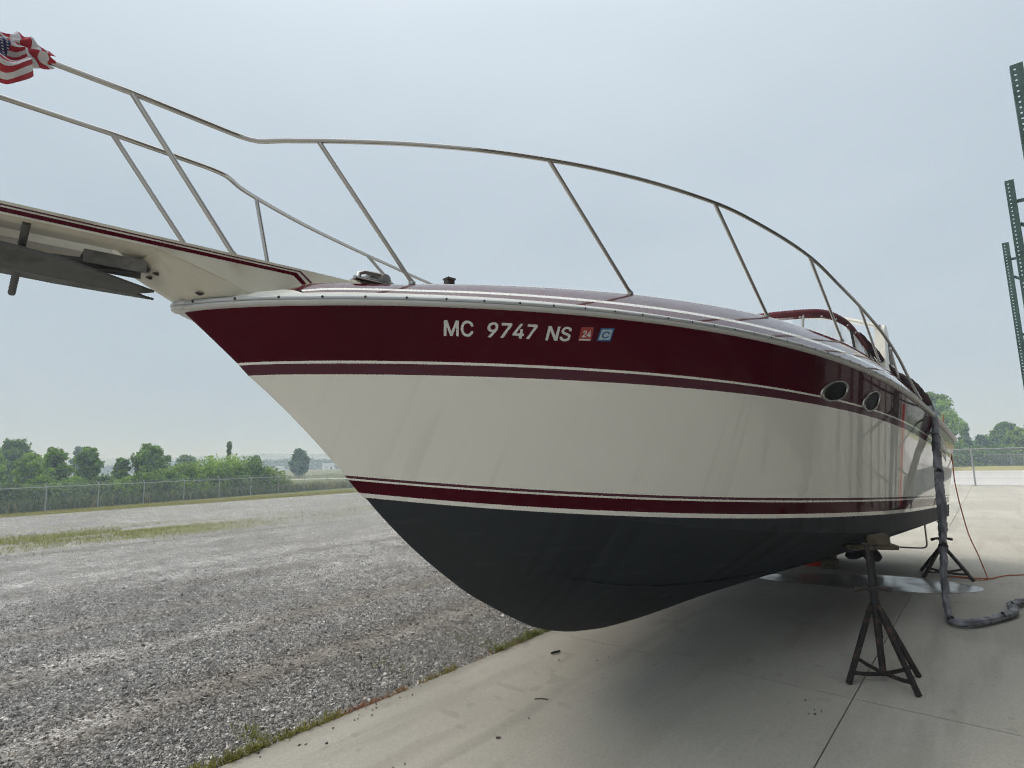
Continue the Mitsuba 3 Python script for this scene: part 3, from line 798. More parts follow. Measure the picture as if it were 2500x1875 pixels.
# ------------------------------------------------------------------ the boat
# local frame: s aft from the stem head, t to port, z up. Levels q: 0 = top of the bottom paint, 1 = deck edge.
S_END = 9.12
KQ = np.array([0.0, 0.123, 0.704, 0.763, 1.0])
KZ = [np.array(c) for c in ([0.000173, -0.004443, 0.042942, -0.234508, 1.602494], [0.000147, -0.003785, 0.035405, -0.195297, 1.680653],
                            [9.5e-05, -0.001379, -0.002828, 0.003256, 2.044764], [4.5e-05, -0.00036, -0.00944, 0.020495, 2.097629], [8e-05, -0.000657, -0.013381, 0.05166, 2.320866])]
STEM_S = np.array([0, .05, .23, .44, .82, .923, 1.127, 1.285, 1.46, 1.64, 1.84, 2.05, 2.275, 2.52, 2.65, 2.79, 3.08, 3.76, 4.61, 5.68, 7.08, 9.12])
STEM_Z = np.array([2.325, 2.28, 2.108, 1.89, 1.54, 1.415, 1.205, 1.062, .922, .788, .666, .548, .440, .362, .331, .308, .270, .236, .224, .208, .175, .12])
from scipy.interpolate import PchipInterpolator, CubicSpline
stem_z = PchipInterpolator(STEM_S, STEM_Z)


def half_beam(q, s, s0):
    hb, n, m, L = 1.57 + .15 * q, 2.0 + .4 * q, 1 - .25 * q, 5.3 + 1.03 * q
    x = np.clip((s - s0) / L, 0, 1)
    return hb * (1 - (1 - x) ** n) ** m - 0.007 * np.clip(s - 5.5, 0, 9) ** 2


def level_z(q, s):
    zs = np.array([np.polyval(c, s) for c in KZ])
    q = np.clip(q, 0, 1)
    i = int(np.clip(np.searchsorted(KQ, q) - 1, 0, 3))
    w = (q - KQ[i]) / (KQ[i + 1] - KQ[i])
    return zs[i] * (1 - w) + zs[i + 1] * w


def level_s0(q):
    s = np.linspace(-0.02, 1.2, 400)
    g = level_z(q, s) - stem_z(np.clip(s, 0, 9))
    i = np.nonzero(g >= 0)[0]
    return (-0.03 if q > 0.995 else s[i[0]]) if len(i) else 0.9


S0Q = np.array([level_s0(q) for q in np.linspace(0, 1, 60)])
S0Q = np.interp(np.linspace(0, 1, 60), [0, .123, .704, .763, 1], [0.9, 0.79, 0.27, 0.216, -0.03])


def s0_of(q):
    return float(np.interp(q, np.linspace(0, 1, 60), S0Q))


NV = 170
VV = np.linspace(0, 1, NV) ** 1.9


def level_row(q):
    s0 = s0_of(q)
    s = s0 + (S_END - s0) * VV
    return np.stack([s, half_beam(q, s, s0), level_z(q, s)], -1)


HS = np.linspace(0.0, S_END + 0.1, 460)
HQ = np.linspace(0, 1, 61)
HT = (np.array([level_z(q, HS) for q in HQ]).T, np.array([half_beam(q, HS, s0_of(q)) for q in HQ]).T)


def hull_point(s, z):
    """The port side at station s and height z: local point and outward normal (arrays)."""
    s, z = np.asarray(s, float), np.asarray(z, float)
    s, z = s.ravel(), z.ravel()
    e = 0.03
    zg, tg = HT[:2]

    def look(ss, zz):
        i = np.clip((ss - HS[0]) / (HS[1] - HS[0]), 0, len(HS) - 1.001)
        i0, w = i.astype(int), i - i.astype(int)
        zc = zg[i0] * (1 - w)[:, None] + zg[i0 + 1] * w[:, None]
        tc = tg[i0] * (1 - w)[:, None] + tg[i0 + 1] * w[:, None]
        return np.array([np.interp(b_, zz_, tt_) for b_, zz_, tt_ in zip(zz, zc, tc)])

    t, t2, t3 = look(s, z), look(s, z + 0.02), look(s + e, z)
    n = np.stack([-(t3 - t) / e, np.ones_like(t), -(t2 - t) / .02], -1)
    n /= np.linalg.norm(n, axis=1, keepdims=True)
    return np.stack([np.ravel(s), t, np.ravel(z)], -1), n


boat = thing('motor_boat', 'large white and burgundy cabin cruiser on blocks with its bow to the left', 'boat')

# topsides: one smooth grid, cut into painted bands
QE = [1.0, 0.763, 0.7515, 0.704, 0.123, 0.108, 0.097, 0.0255, 0.0]
rows, cuts = [], []
for hi, lo, k_ in zip(QE[:-1], QE[1:], (10, 2, 3, 18, 2, 2, 4, 2)):
    cuts.append(len(rows))
    rows += list(np.linspace(hi, lo, k_, endpoint=False))
rows.append(0.0)
cuts.append(len(rows) - 1)
TOP = np.array([level_row(q) for q in rows])
ROW0 = TOP[-1]
# bottom-paint strip down to the chine
drop = np.interp(ROW0[:, 0], [0.9, 1.35, 2.15, 2.55, 3.1, 4.05, 4.8, 5.4, 6.1, 7.7, 9.2], [0.0, .004, .012, .036, .075, .115, .142, .170, .160, .158, .16])
drop = gaussian_filter1d(drop, 3)
drop[0] = 0
CH = ROW0 - np.stack([0 * drop, 0.015 * np.clip(drop / 0.1, 0, 1), drop], -1)


def both(G):
    """Port and starboard as one grid list (starboard mirrored)."""
    M = G * np.array([1, -1, 1.0])
    return G, M


def put_band(name, G, bsdf, label=None, N=None):
    V, F, NN, k0 = [], [], [], 0
    nt = grid_normals(bw(G)) if N is None else N
    for j, (g, nn) in enumerate(((G, nt), (G * np.array([1, -1, 1.0]), None))):
        W = bw(g)
        if nn is None:
            nn = nt - 2 * (nt @ BP)[..., None] * BP
        f = grid_faces(*g.shape[:2])
        V.append(W.reshape(-1, 3)), NN.append(nn.reshape(-1, 3)), F.append((f[:, ::-1] if j else f) + k0)
        k0 += g.shape[0] * g.shape[1]
    return put_n(boat, name, np.vstack(V), np.vstack(F), np.vstack(NN), bsdf, label)


# normals of the whole topside grid, outward to port
NT = grid_normals(bw(TOP))
if (NT[len(rows) // 2, NV // 2] @ BP) < 0:
    NT = -NT
names = [('hull__upper_band', M_BURG, 'burgundy band below the rub rail'), ('hull__pinstripe', M_WHITE, 'thin white pinstripe under the burgundy band'), ('hull__mauve_stripe', M_MAUVE, 'dull mauve stripe'),
         ('hull__white_side', M_WHITE, 'broad cream-white hull side'), ('hull__waterline_pinstripe', M_MAUVE, 'thin maroon line above the waterline stripe'), ('hull__waterline_gap', M_WHITE, None),
         ('hull__waterline_stripe', M_BURG, 'burgundy waterline stripe'), ('hull__boot_stripe', M_WHITE, 'white stripe above the bottom paint')]
for i, (nm, mt, lab) in enumerate(names):
    sl = slice(cuts[i], cuts[i + 1] + 1)
    put_band(nm, TOP[sl], mt, lab, NT[sl])
strip = np.array([ROW0 * (1 - w) + CH * w for w in (0, 0.5, 1)])
NS = grid_normals(bw(strip))
NS = np.where((NS @ BP)[..., None] < 0, -NS, NS)
NS[:, :12] = NT[-1, None, :12]
# bottom: chine to keel, with two spray strakes
s_ = CH[:, 0]
KE = np.stack([s_, 0 * s_, stem_z(np.clip(s_, 0, 9.12))], -1)
KE[0] = CH[0]
bot = []
rr = np.linspace(0, 1, 21)
for w in rr:
    g = CH * (1 - w) + KE * w
    bulge = np.sin(np.pi * w) * 0.045 * np.clip((s_ - 1.0) / 1.5, 0, 1)
    g = g + np.stack([0 * bulge, bulge * 0.7, -bulge * 0.5], -1)
    g[:, 1] = np.maximum(g[:, 1], 0) if w < 1 else 0
    bot.append(g)
bot = np.array(bot)
NB = grid_normals(bw(bot))
NB = np.where((NB[..., 2:3] > 0.3), -NB, NB)
NB = np.where((NB @ BP)[..., None] < -0.2, -NB, NB)
NB[-1] = NB[-2]
NB[:, 0] = NB[:, 2]
NB[:, 1] = NB[:, 2]
hullb = f'{boat}__hull__bottom_paint'
for G, N, nm, lab in ((strip, NS, 'hull__bottom_edge', 'grey bottom paint strip above the chine'), (bot, NB, 'hull__bottom', 'dark grey antifouled bottom with scuffs')):
    put_band(nm, G, M_BOTTOM, lab, N)
for w0 in (0.50,):
    j0 = int(w0 * 20)
    st = bot[j0]
    k_ = (s_ > (1.55 if w0 > 0.5 else 2.0)) & (s_ < 8.9)
    c = st[k_]
    grow = np.clip((c[:, 0] - c[0, 0]) / 0.5, 0.05, 1) * np.clip((c[-1, 0] - c[:, 0]) / 0.4, 0.05, 1)
    out = np.stack([c + [0, -0.004, 0.010], c + np.stack([0 * grow, 0.014 * grow, 0.0 * grow - 0.003], -1), c + np.stack([0 * grow, -0.025 * grow, -0.013 * grow], -1)])
    ms = [surface(bw(out)), surface(bw(out * np.array([1, -1, 1.0])))]
    put(boat, 'hull__spray_strake', join(ms), M_BOTTOM, 20)
# transom
tr = [np.r_[TOP[::4, -1], CH[None, -1], KE[None, -1]]]
tl = tr[0]
ring = np.r_[tl, (tl * np.array([1, -1, 1.0]))[::-1][1:]]
ctr = ring.mean(0)
F = np.array([[len(ring), i, (i + 1) % len(ring)] for i in range(len(ring))])
put(boat, 'transom', trimesh.Trimesh(bw(np.r_[ring, ctr[None]]), F, process=False), M_WHITE)

# rub rail: a moulded profile swept along the deck edge, right round the bow
SH = TOP[0]


def sweep_edge(C, prof, flip=False):
    d = np.gradient(C[:, :2], axis=0)
    d /= np.linalg.norm(d, axis=1, keepdims=True)
    o = np.stack([-d[:, 1], d[:, 0]], 1)
    G = np.array([np.stack([C[:, 0] + o[:, 0] * a, C[:, 1] + o[:, 1] * a, C[:, 2] + b], 1) for a, b in prof])
    return G


RING = np.r_[(SH * np.array([1, -1, 1.0]))[::-1], SH[1:]]
# pass round the nose as a small arc so that the outward direction stays defined
arc = np.array([[-0.03 - 0.012 * math.cos(x), 0.05 * math.sin(x), 0] for x in (-0.9, 0, 0.9)])
RING = np.r_[(SH[2:] * np.array([1, -1, 1.0]))[::-1], np.c_[arc[:, :2], np.full(3, SH[0, 2])], SH[2:]]
dd_ = np.r_[0, np.cumsum(np.linalg.norm(np.diff(RING, axis=0), axis=1))]
uu_ = np.unique(np.r_[np.linspace(0, dd_[-1], 260), np.linspace(dd_[-1] / 2 - 0.6, dd_[-1] / 2 + 0.6, 60)])
RING = np.stack([PchipInterpolator(dd_, RING[:, k])(uu_) for k in range(3)], 1)
RING[:, :2] = gaussian_filter1d(RING[:, :2], 1.2, axis=0, mode='nearest')
d_ = np.gradient(RING[:, :2], axis=0)
d_ /= np.linalg.norm(d_, axis=1, keepdims=True)
o_ = np.stack([d_[:, 1], -d_[:, 0]], 1)
if o_[-1] @ np.array([0, 1.0]) < 0:
    o_ = -o_


def ring_sweep(prof):
    return np.array([np.c_[RING[:, :2] + o_ * a, RING[:, 2] + b] for a, b in prof])


vin = [(-0.02, -0.008), (0.016, -0.008), (0.025, -0.005), (0.031, 0.001), (0.032, 0.007), (0.030, 0.011), (0.024, 0.0125)]
put(boat, 'rub_rail', surface(bw(ring_sweep(vin))), M_VINYL, 50)
ins = [(0.024, 0.0125), (0.033, 0.015), (0.036, 0.021), (0.033, 0.029), (0.024, 0.034), (0.010, 0.037), (-0.02, 0.038)]
put(boat, 'rub_rail__metal_insert', surface(bw(ring_sweep(ins))), M_ALU, 50)
i0 = len(RING) // 2
dist_ = np.r_[0, np.cumsum(np.linalg.norm(np.diff(RING, axis=0), axis=1))]
dist_ -= dist_[i0]
for dq in np.arange(0.10, 5.6, 0.187):
    c = np.array([np.interp(dq, dist_, RING[:, k]) for k in range(3)])
    o = np.array([np.interp(dq, dist_, o_[:, k]) for k in range(2)])
    p_ = bw(np.r_[c[:2] + o * 0.0345, c[2] + 0.022])
    m = trimesh.creation.icosphere(1, 0.0065)
    put(boat, 'rub_rail__screw', trimesh.Trimesh(m.vertices + p_, m.faces, process=False), M_RUST, True)

# gunwale moulding above the rail, and the foredeck
CRZ = PchipInterpolator([-.05, .2, .34, .46, .7, 1.1, 1.8, 2.4, 3.5, 4.3, 5.1, 5.9, 6.9, 8.0, 9.2], [2.385, 2.405, 2.440, 2.488, 2.515, 2.555, 2.602, 2.630, 2.652, 2.640, 2.620, 2.570, 2.50, 2.32, 2.15])
gs = np.r_[np.linspace(0.03, 0.6, 24, endpoint=False), np.linspace(0.6, S_END, 110)]
gt = half_beam(1.0, gs, -0.03)
gz = level_z(1.0, gs) + 0.036
inw = 0.30 * np.clip(gt / 0.7, 0.15, 1)
GA = np.stack([gs, gt + 0.006, gz], -1)
GBc = np.stack([gs, gt - inw, CRZ(gs)], -1)


def gun(w):
    w = np.broadcast_to(w, gs.shape)
    g = GA * (1 - w)[:, None] + GBc * w[:, None]
    return g + np.stack([0 * gs, 0.010 * np.sin(np.pi * w), 0.016 * np.sin(np.pi * w)], -1)


W1 = np.interp(gs, [0.28, 0.36, 0.9, 2.2], [0.95, 0.14, 0.11, 0.04])
W2, W3 = np.maximum(W1, 0.235), np.maximum(W1, 0.325)
WE = [(0 * gs, W1, 'gunwale__lower_edge', M_DECK, None), (W1, W2, 'gunwale__lower_stripe', M_BURG_DECK, 'burgundy stripe reflecting the sky'), (W2, W3, 'gunwale__pinstripe', M_WHITE, 'white pinstripe on the deck edge'),
      (W3, 0 * gs + 0.95, 'gunwale__upper_stripe', M_BURG_DECK, 'upper burgundy stripe reflecting the sky'), (0 * gs + 0.95, 0 * gs + 1.0, 'gunwale__top_edge', M_DECK, None)]
for w0, w1, nm, mt, lab in WE:
    G = np.array([gun(w0 * (1 - f) + w1 * f) for f in np.linspace(0, 1, 5)])
    N = grid_normals(bw(G))
    N = np.where(N[..., 2:3] < 0, -N, N)
    put_band(nm, G, mt, lab, N)
deck = np.array([np.stack([gs, GBc[:, 1] * w, GBc[:, 2] + 0.09 * (1 - w * w) * np.clip(GBc[:, 1] / 1.0, 0, 1)], -1) for w in np.linspace(1, -1, 21)])
put(boat, 'deck', surface(bw(deck)), M_DECK, True)

# bow pulpit: plank with an anchor slot, port and starboard side stripes
PW = 0.24
prof_top = 2.556


def pulpit_side(tt):
    return Polygon([(-1.9, 2.511), (-0.20, 2.506), (-0.09, 2.478), (0.04, 2.440), (0.17, 2.392), (0.22, 2.395), (0.46, 2.46), (0.72, 2.53), (0.74, 2.553), (0.40, 2.556), (-1.9, 2.556)])


import manifold3d as m3


def to_man(m):
    return m3.Manifold(m3.Mesh(np.asarray(m.vertices, np.float32), np.asarray(m.faces, np.uint32)))


pl = trimesh.creation.extrude_polygon(pulpit_side(0), 2 * PW, engine='earcut')
V = np.asarray(pl.vertices)
pl = trimesh.Trimesh(np.stack([V[:, 0], PW - V[:, 2], V[:, 1]], 1), pl.faces, process=True)
pl.fix_normals()
slot = trimesh.creation.extrude_polygon(Polygon([(-1.75, -0.05), (-0.30, -0.05), (-0.27, 0.0), (-0.30, 0.05), (-1.75, 0.05)]), 0.6, engine='earcut')
slot.apply_translation([0, 0, 2.2])
# the recessed channel below: leaves a thin plank with a lip at each side
chan = trimesh.creation.extrude_polygon(Polygon([(-1.95, -0.19), (-0.35, -0.17), (-0.2, -0.12), (-0.12, 0.0), (-0.2, 0.12), (-0.35, 0.17), (-1.95, 0.19)]), 0.2, engine='earcut')
chan.apply_translation([0, 0, 2.522 - 0.2])
man = to_man(pl) - to_man(slot) - to_man(chan)
mm = man.to_mesh()
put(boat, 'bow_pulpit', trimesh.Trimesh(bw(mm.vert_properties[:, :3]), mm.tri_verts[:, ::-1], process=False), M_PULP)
for sg in (1, -1):
    for (f0, f1, nm, mt) in ((0.54, 0.88, 'bow_pulpit__stripe', M_BURG), (0.26, 0.38, 'bow_pulpit__pinstripe', M_MAUVE)):
        h_ = 0.046
        za, zb = prof_top - h_ * f0, prof_top - h_ * f1
        k1 = 0.375 + (0.03 if f0 < .4 else 0)
        pts = [(-1.9, zb), (k1, zb), (k1 + 0.075, zb - 0.062), (k1 + 0.075 + 0.012, zb - 0.055 + 0.008 * (1 if f0 > .4 else 0)), (k1 + 0.012 * (f1 - f0) / 0.12 * 0.5, za), (-1.9, za)]
        put(boat, nm, extrude_sz(Polygon(pts), sg * PW - (0.0015 if sg < 0 else -0.0), sg * PW + (0.0015 if sg > 0 else 0.0)), mt)
fair = trimesh.Trimesh(np.array([(-0.20, 0.225, 2.507), (-0.20, -0.225, 2.507), (0.205, 0.2385, 2.386), (0.205, -0.2385, 2.386), (-0.035, 0.0, 2.348), (-0.018, 0.09, 2.356), (-0.018, -0.09, 2.356), (0.09, 0.19, 2.368), (0.09, -0.19, 2.368), (0.3, 0.2, 2.40), (0.3, -0.2, 2.40), (0.2, 0.225, 2.53), (0.2, -0.225, 2.53), (-0.2, 0.2, 2.53), (-0.2, -0.2, 2.53)])).convex_hull
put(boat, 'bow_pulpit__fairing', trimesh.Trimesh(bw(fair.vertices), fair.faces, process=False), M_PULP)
for bs, btt in ((-0.150, 0.05), (-0.155, -0.045), (0.000, 0.14), (-0.005, 0.075), (0.085, 0.15), (0.09, 0.12)):
    fn_, fo_ = fair.face_normals, fair.triangles[:, 0]
    dn_ = fn_[:, 2] < -0.05
    zz = float(np.max((np.sum(fn_ * fo_, 1)[dn_] - fn_[dn_, 0] * bs - fn_[dn_, 1] * btt) / fn_[dn_, 2]))
    wsh = join([trimesh.creation.cylinder(0.017, 0.003, sections=16), trimesh.Trimesh(trimesh.creation.cylinder(0.007, 0.008, sections=6).vertices - [0, 0, 0.003], trimesh.creation.cylinder(0.007, 0.008, sections=6).faces)])
    Vb = np.asarray(wsh.vertices)
    put(boat, 'bow_pulpit__bolt', trimesh.Trimesh(bw(Vb * [1, 1, 1] + [bs, btt, zz - 0.004]), wsh.faces, process=False), M_RUST)
put(boat, 'anchor_roller', join([bbox((-0.30, 0.052, 2.475), (0.22, 0.006, 0.055)), bbox((-0.30, -0.052, 2.475), (0.22, 0.006, 0.055)), bbox((-0.30, 0, 2.4985), (0.22, 0.10, 0.006)),
                                 tube(bw([[-0.27, -0.06, 2.478], [-0.27, 0.06, 2.478]]), 0.016, 14)]), M_GALV, 40)
put(boat, 'anchor_roller__cheek', extrude_sz(Polygon([(-0.02, 2.56), (0.13, 2.56), (0.10, 2.59), (0.04, 2.597), (-0.06, 2.592), (-0.08, 2.585)]), 0.09, 0.12), M_GALV)

# bow rail: port and starboard hoops with their stanchions
RAIL = [(-1.9, 0.20, 3.17), (-0.9, 0.20, 3.168), (-0.313, 0.20, 3.164), (0.08, 0.20, 3.150), (0.17, 0.212, 3.147), (0.29, 0.309, 3.150), (0.433, 0.41, 3.162), (0.811, 0.642, 3.194), (1.136, 0.806, 3.217), (1.481, 0.955, 3.234), (1.791, 1.072, 3.244), (2.112, 1.178, 3.247),
        (2.699, 1.338, 3.235), (3.188, 1.442, 3.185), (3.807, 1.543, 3.089), (4.295, 1.60, 2.955), (4.694, 1.633, 2.854), (5.391, 1.669, 2.664), (5.874, 1.677, 2.492), (6.209, 1.676, 2.344), (6.769, 1.669, 2.162)]
RP = smooth_path(RAIL[3:], 0.04)
RP = np.r_[[RAIL[0]], [RAIL[1]], [RAIL[2]], RP]
POSTS = [((-0.313, 0.20, 3.164), (0.12, 0.20, 2.556)), ((0.416, 0.398, 3.151), (0.923, 0.441, 2.545)), ((1.473, 0.952, 3.228), (2.213, 0.948, 2.628)), ((2.674, 1.332, 3.229), (3.62, 1.256, 2.660)),
         ((3.805, 1.542, 3.079), (5.038, 1.394, 2.632)), ((4.706, 1.634, 2.856), (6.298, 1.416, 2.57)), ((5.52, 1.672, 2.576), (7.337, 1.396, 2.45))]
for sg in (1, -1):
    m_ = np.array([1, sg, 1.0])
    put(boat, 'bow_rail', tube(bw(RP * m_), 0.0125, 14), M_STEEL, 50, label='near port-side bow rail of bent stainless tube' if sg > 0 else 'far starboard-side bow rail of bent stainless tube')
    root = 'bow_rail' if sg > 0 else 'bow_rail_001'
    for p_, q_ in POSTS:
        if sg < 0 and 0.4 < p_[0] < 0.43:                # the far one stands more upright
            q_ = (0.56, 0.44, 2.55)
        p_, q_ = np.array(p_) * m_, np.array(q_) * m_
        put(boat, root + '__stanchion', tube(bw([p_, q_]), 0.0115, 12), M_STEEL, 50)
        d0 = (p_ - q_) / np.linalg.norm(p_ - q_)
        put(boat, root + '__stanchion_base', join([tube(bw([q_ + [0, 0, -0.01], q_ + [0, 0, 0.004]]), 0.019, 16), tube(bw([q_, q_ + d0 * 0.02]), 0.0145, 12)]), M_STEEL, 40)

# deck hardware at the bow
put(boat, 'bow_cleat', join([tube(bw([[0.66, .36, 2.515], [0.66, .36, 2.56], [0.69, .36, 2.572], [0.77, .37, 2.572], [0.80, .37, 2.56], [0.80, .37, 2.515]]), 0.011, 10), tube(bw([[0.63, .36, 2.535], [0.84, .37, 2.54]]), 0.009, 10), bbox((0.73, .365, 2.522), (0.22, 0.06, 0.012), 0.004)]), M_STEEL, 50)
put(boat, 'windlass', join([bbox((0.78, .30, 2.555), (0.12, 0.10, 0.05), 0.012), bbox((0.80, .30, 2.587), (0.10, 0.06, 0.022), 0.008), tube(bw([[0.80, .35, 2.552], [0.80, .39, 2.552]]), 0.026, 16)]), M_GALV, 40)
put(boat, 'bow_light', join([bbox((1.286, .30, 2.650), (0.055, 0.05, 0.05), 0.008), bbox((1.286, .30, 2.679), (0.062, 0.056, 0.014), 0.004)]), principled('bsdf_bow_light', (0.025, 0.012, 0.012), 0.25))


# registration, stickers
def on_hull(mesh, s_lo, s_hi, z_lo, z_hi, out=0.0012, shear=0.0, ztilt=0.0, width=None):
    V = np.asarray(mesh.vertices).copy()
    x0, x1 = V[:, 0].min(), V[:, 0].max()
    y0, y1 = 0.0, (V[:, 1].max() if width is None else width)
    fx, fy = (V[:, 0] - x0) / (x1 - x0), (V[:, 1] - y0) / (y1 - y0)
    s = s_lo + (s_hi - s_lo) * fx + shear * fy
    z = z_lo + (z_hi - z_lo) * fy + ztilt * fx
    L, n = hull_point(s, z)
    return trimesh.Trimesh(bw(L + n * (out + V[:, 2:3] * 0.6)), mesh.faces, process=False)


for tx, s1, s2, zb, sh in (('MC', 0.960, 1.0924, 2.2283, -0.0277), ('9747', 1.1525, 1.3976, 2.2307, -0.0165), ('NS', 1.4513, 1.5827, 2.232, -0.0115)):
    put(boat, 'registration_lettering', on_hull(meshkit.text_mesh(tx, 0.1, 0.002, bold=True), s1, s2, zb, zb + 0.0675, 0.0015, sh, 0.003), M_LETTER, label=f'white registration characters {tx}')


def sheet(w=8):
    x, y = np.meshgrid(np.linspace(0, 1, w), np.linspace(0, 1, w), indexing='ij')
    return trimesh.Trimesh(np.stack([x, y, 0 * x], -1).reshape(-1, 3), grid_faces(w, w), process=False)


sr = put(boat, 'decal_red', on_hull(sheet(), 1.6304, 1.7028, 2.2374, 2.3055, 0.0012, -0.011, 0.0035), M_SRED, label='small red square decal reading 24')
put(boat, 'decal_red__lettering', on_hull(meshkit.text_mesh('24', 0.1, 0.001, bold=True), 1.642, 1.690, 2.2575, 2.290, 0.0022, -0.003, 0.002), M_LETTER)
put(boat, 'decal_red__footer', on_hull(sheet(4), 1.634, 1.696, 2.2405, 2.2475, 0.0022, -0.001, 0.003), M_LETTER)
put(boat, 'decal_blue', on_hull(sheet(), 1.736, 1.819, 2.2429, 2.3095, 0.0012, -0.003, 0.0043), M_SBLUE, label='small blue square decal with a letter C')
put(boat, 'decal_blue__panel', on_hull(sheet(), 1.7445, 1.8095, 2.2505, 2.3025, 0.0020, -0.0025, 0.0033), M_SPALE)
put(boat, 'decal_blue__lettering', on_hull(meshkit.text_mesh('C', 0.1, 0.001, bold=True), 1.755, 1.798, 2.2605, 2.2935, 0.0028, -0.002, 0.002), M_SBLUE)

# portholes
for sc_, zc_, ra, rb, tilt in ((4.03, 2.072, 0.190, 0.072, 0.115), (4.74, 2.028, 0.168, 0.077, 0.17)):
    th = np.linspace(0, 2 * np.pi, 49)
    def el(k):
        return sc_ + ra * k * np.cos(th), zc_ + rb * k * np.sin(th) + tilt * ra * k * np.cos(th)
    L, n = hull_point(*el(1.0))
    prof = [(0.94, 0.003), (0.95, 0.014), (0.99, 0.019), (1.05, 0.016), (1.09, 0.008), (1.10, 0.001)]
    G = []
    for kk, o in prof:
        L, n = hull_point(*el(kk))
        G.append(L + n * o)
    fr = put(boat, 'porthole', surface(bw(np.array(G))), M_STEEL, True, label='oval dark porthole with a pale rim, ' + ('the forward one' if sc_ < 4.2 else 'the aft one'))
    G = []
    for kk in (0.0, 0.5, 0.96):
        L, n = hull_point(*el(kk))
        G.append(L + n * 0.004)
    put(boat, fr.split('__')[-1] + '__glass', surface(bw(np.array(G))), M_DGLASS, True)

# engine-room vents near the stern: flat black strips painted for the shade in the slots
vz = lambda s: 1.83 - 0.235 * (s - 7.5)
for i in range(6):
    s = np.linspace(7.50 + 0.02 * i, 8.34, 14)
    G = []
    for dz in (0.0065, -0.0065):
        L, n = hull_point(s, vz(s) - 0.031 * i + dz)
        G.append(L + n * 0.002)
    put(boat, 'engine_vent__slot', surface(bw(np.array(G))), M_BLACK)
s = np.linspace(7.47, 8.38, 14)
G = []
for dz in (0.022, -0.08, -0.182):
    L, n = hull_point(s, vz(s) + dz)
    G.append(L + n * 0.0008)
put(boat, 'engine_vent', surface(bw(np.array(G))), M_DECK, True, label='pale vent panel with flat black strips painted as shaded slots near the stern')

# windshield: raked wrap-around frame, panes, mullions, canvas edge
WBASE = [(4.70, 0.0, 2.72), (4.78, 0.45, 2.72), (5.0, 0.85, 2.70), (5.4, 1.12, 2.67), (5.95, 1.25, 2.62), (6.45, 1.29, 2.57), (6.95, 1.31, 2.52)]
WTOP = [(4.98, 0.0, 3.00), (5.05, 0.42, 3.005), (5.25, 0.80, 3.02), (5.62, 1.10, 3.045), (6.05, 1.21, 2.985), (6.40, 1.255, 2.82), (6.97, 1.30, 2.53)]
def ring7(R):
    R = np.array(R)
    full = np.r_[(R[1:] * [1, -1, 1.0])[::-1], R]
    return smooth_path(full, 0.06)


def rs(P, n):
    d = np.r_[0, np.cumsum(np.linalg.norm(np.diff(P, axis=0), axis=1))]
    return np.stack([np.interp(np.linspace(0, d[-1], n), d, P[:, k]) for k in range(3)], 1)


def by_knots(R, m=10):
    from scipy.interpolate import PchipInterpolator as PI
    R = np.array(R)
    full = np.r_[(R[1:] * [1, -1, 1.0])[::-1], R]
    u = np.arange(len(full))
    uu = np.linspace(0, len(full) - 1, (len(full) - 1) * m + 1)
    return np.stack([PI(u, full[:, k])(uu) for k in range(3)], 1)


WB_, WT_ = by_knots(WBASE), by_knots(WTOP)
nW = len(WB_)
put(boat, 'windshield', tube(bw(WT_), 0.016, 8), M_BLACK, 50, label='raked wrap-around windshield')
put(boat, 'windshield__base_frame', tube(bw(WB_ + [0, 0, 0.0]), 0.014, 8), M_VINYL, 50)
for i in (-60, -42, -25, -10, 10, 25, 42, 52):
    c = nW // 2 + i
    if 0 <= c < nW:
        put(boat, 'windshield__mullion', tube(bw([WB_[c], WT_[c]]), 0.014, 8), M_GALVW if abs(i) < 30 else M_BLACK, 40)
cuts_ = [0, nW // 2 - 42, nW // 2 - 25, nW // 2 - 10, nW // 2 + 10, nW // 2 + 25, nW // 2 + 42, nW - 1]
for i0_, i1_ in zip(cuts_[:-1], cuts_[1:]):
    put(boat, 'windshield__pane', surface(bw(np.array([WB_[i0_:i1_ + 1], WT_[i0_:i1_ + 1]]))), M_PANE)
# burgundy canvas edge over the top frame
cv = WT_[nW // 2 - 52:nW // 2 + 53]
prof = [(0.0, -0.045), (-0.018, -0.030), (-0.020, 0.02), (0.0, 0.052), (0.04, 0.062), (0.07, 0.055), (0.05, 0.020)]
out = cv - np.array([6.1, 0, 0])
out[:, 2] = 0
out /= np.linalg.norm(out, axis=1, keepdims=True)
G = np.array([cv - out * a + [0, 0, b] for a, b in prof])
put(boat, 'canvas_top', surface(bw(G)), M_CANVAS, True, label='burgundy canvas edge snapped over the windshield')
for j in range(6, len(cv) - 4, 5):
    m = trimesh.creation.icosphere(1, 0.011)
    put(boat, 'canvas_top__snap', trimesh.Trimesh(m.vertices + bw(cv[j] + out[j] * 0.02 + [0, 0, -0.03]), m.faces, process=False), M_VINYL, True)

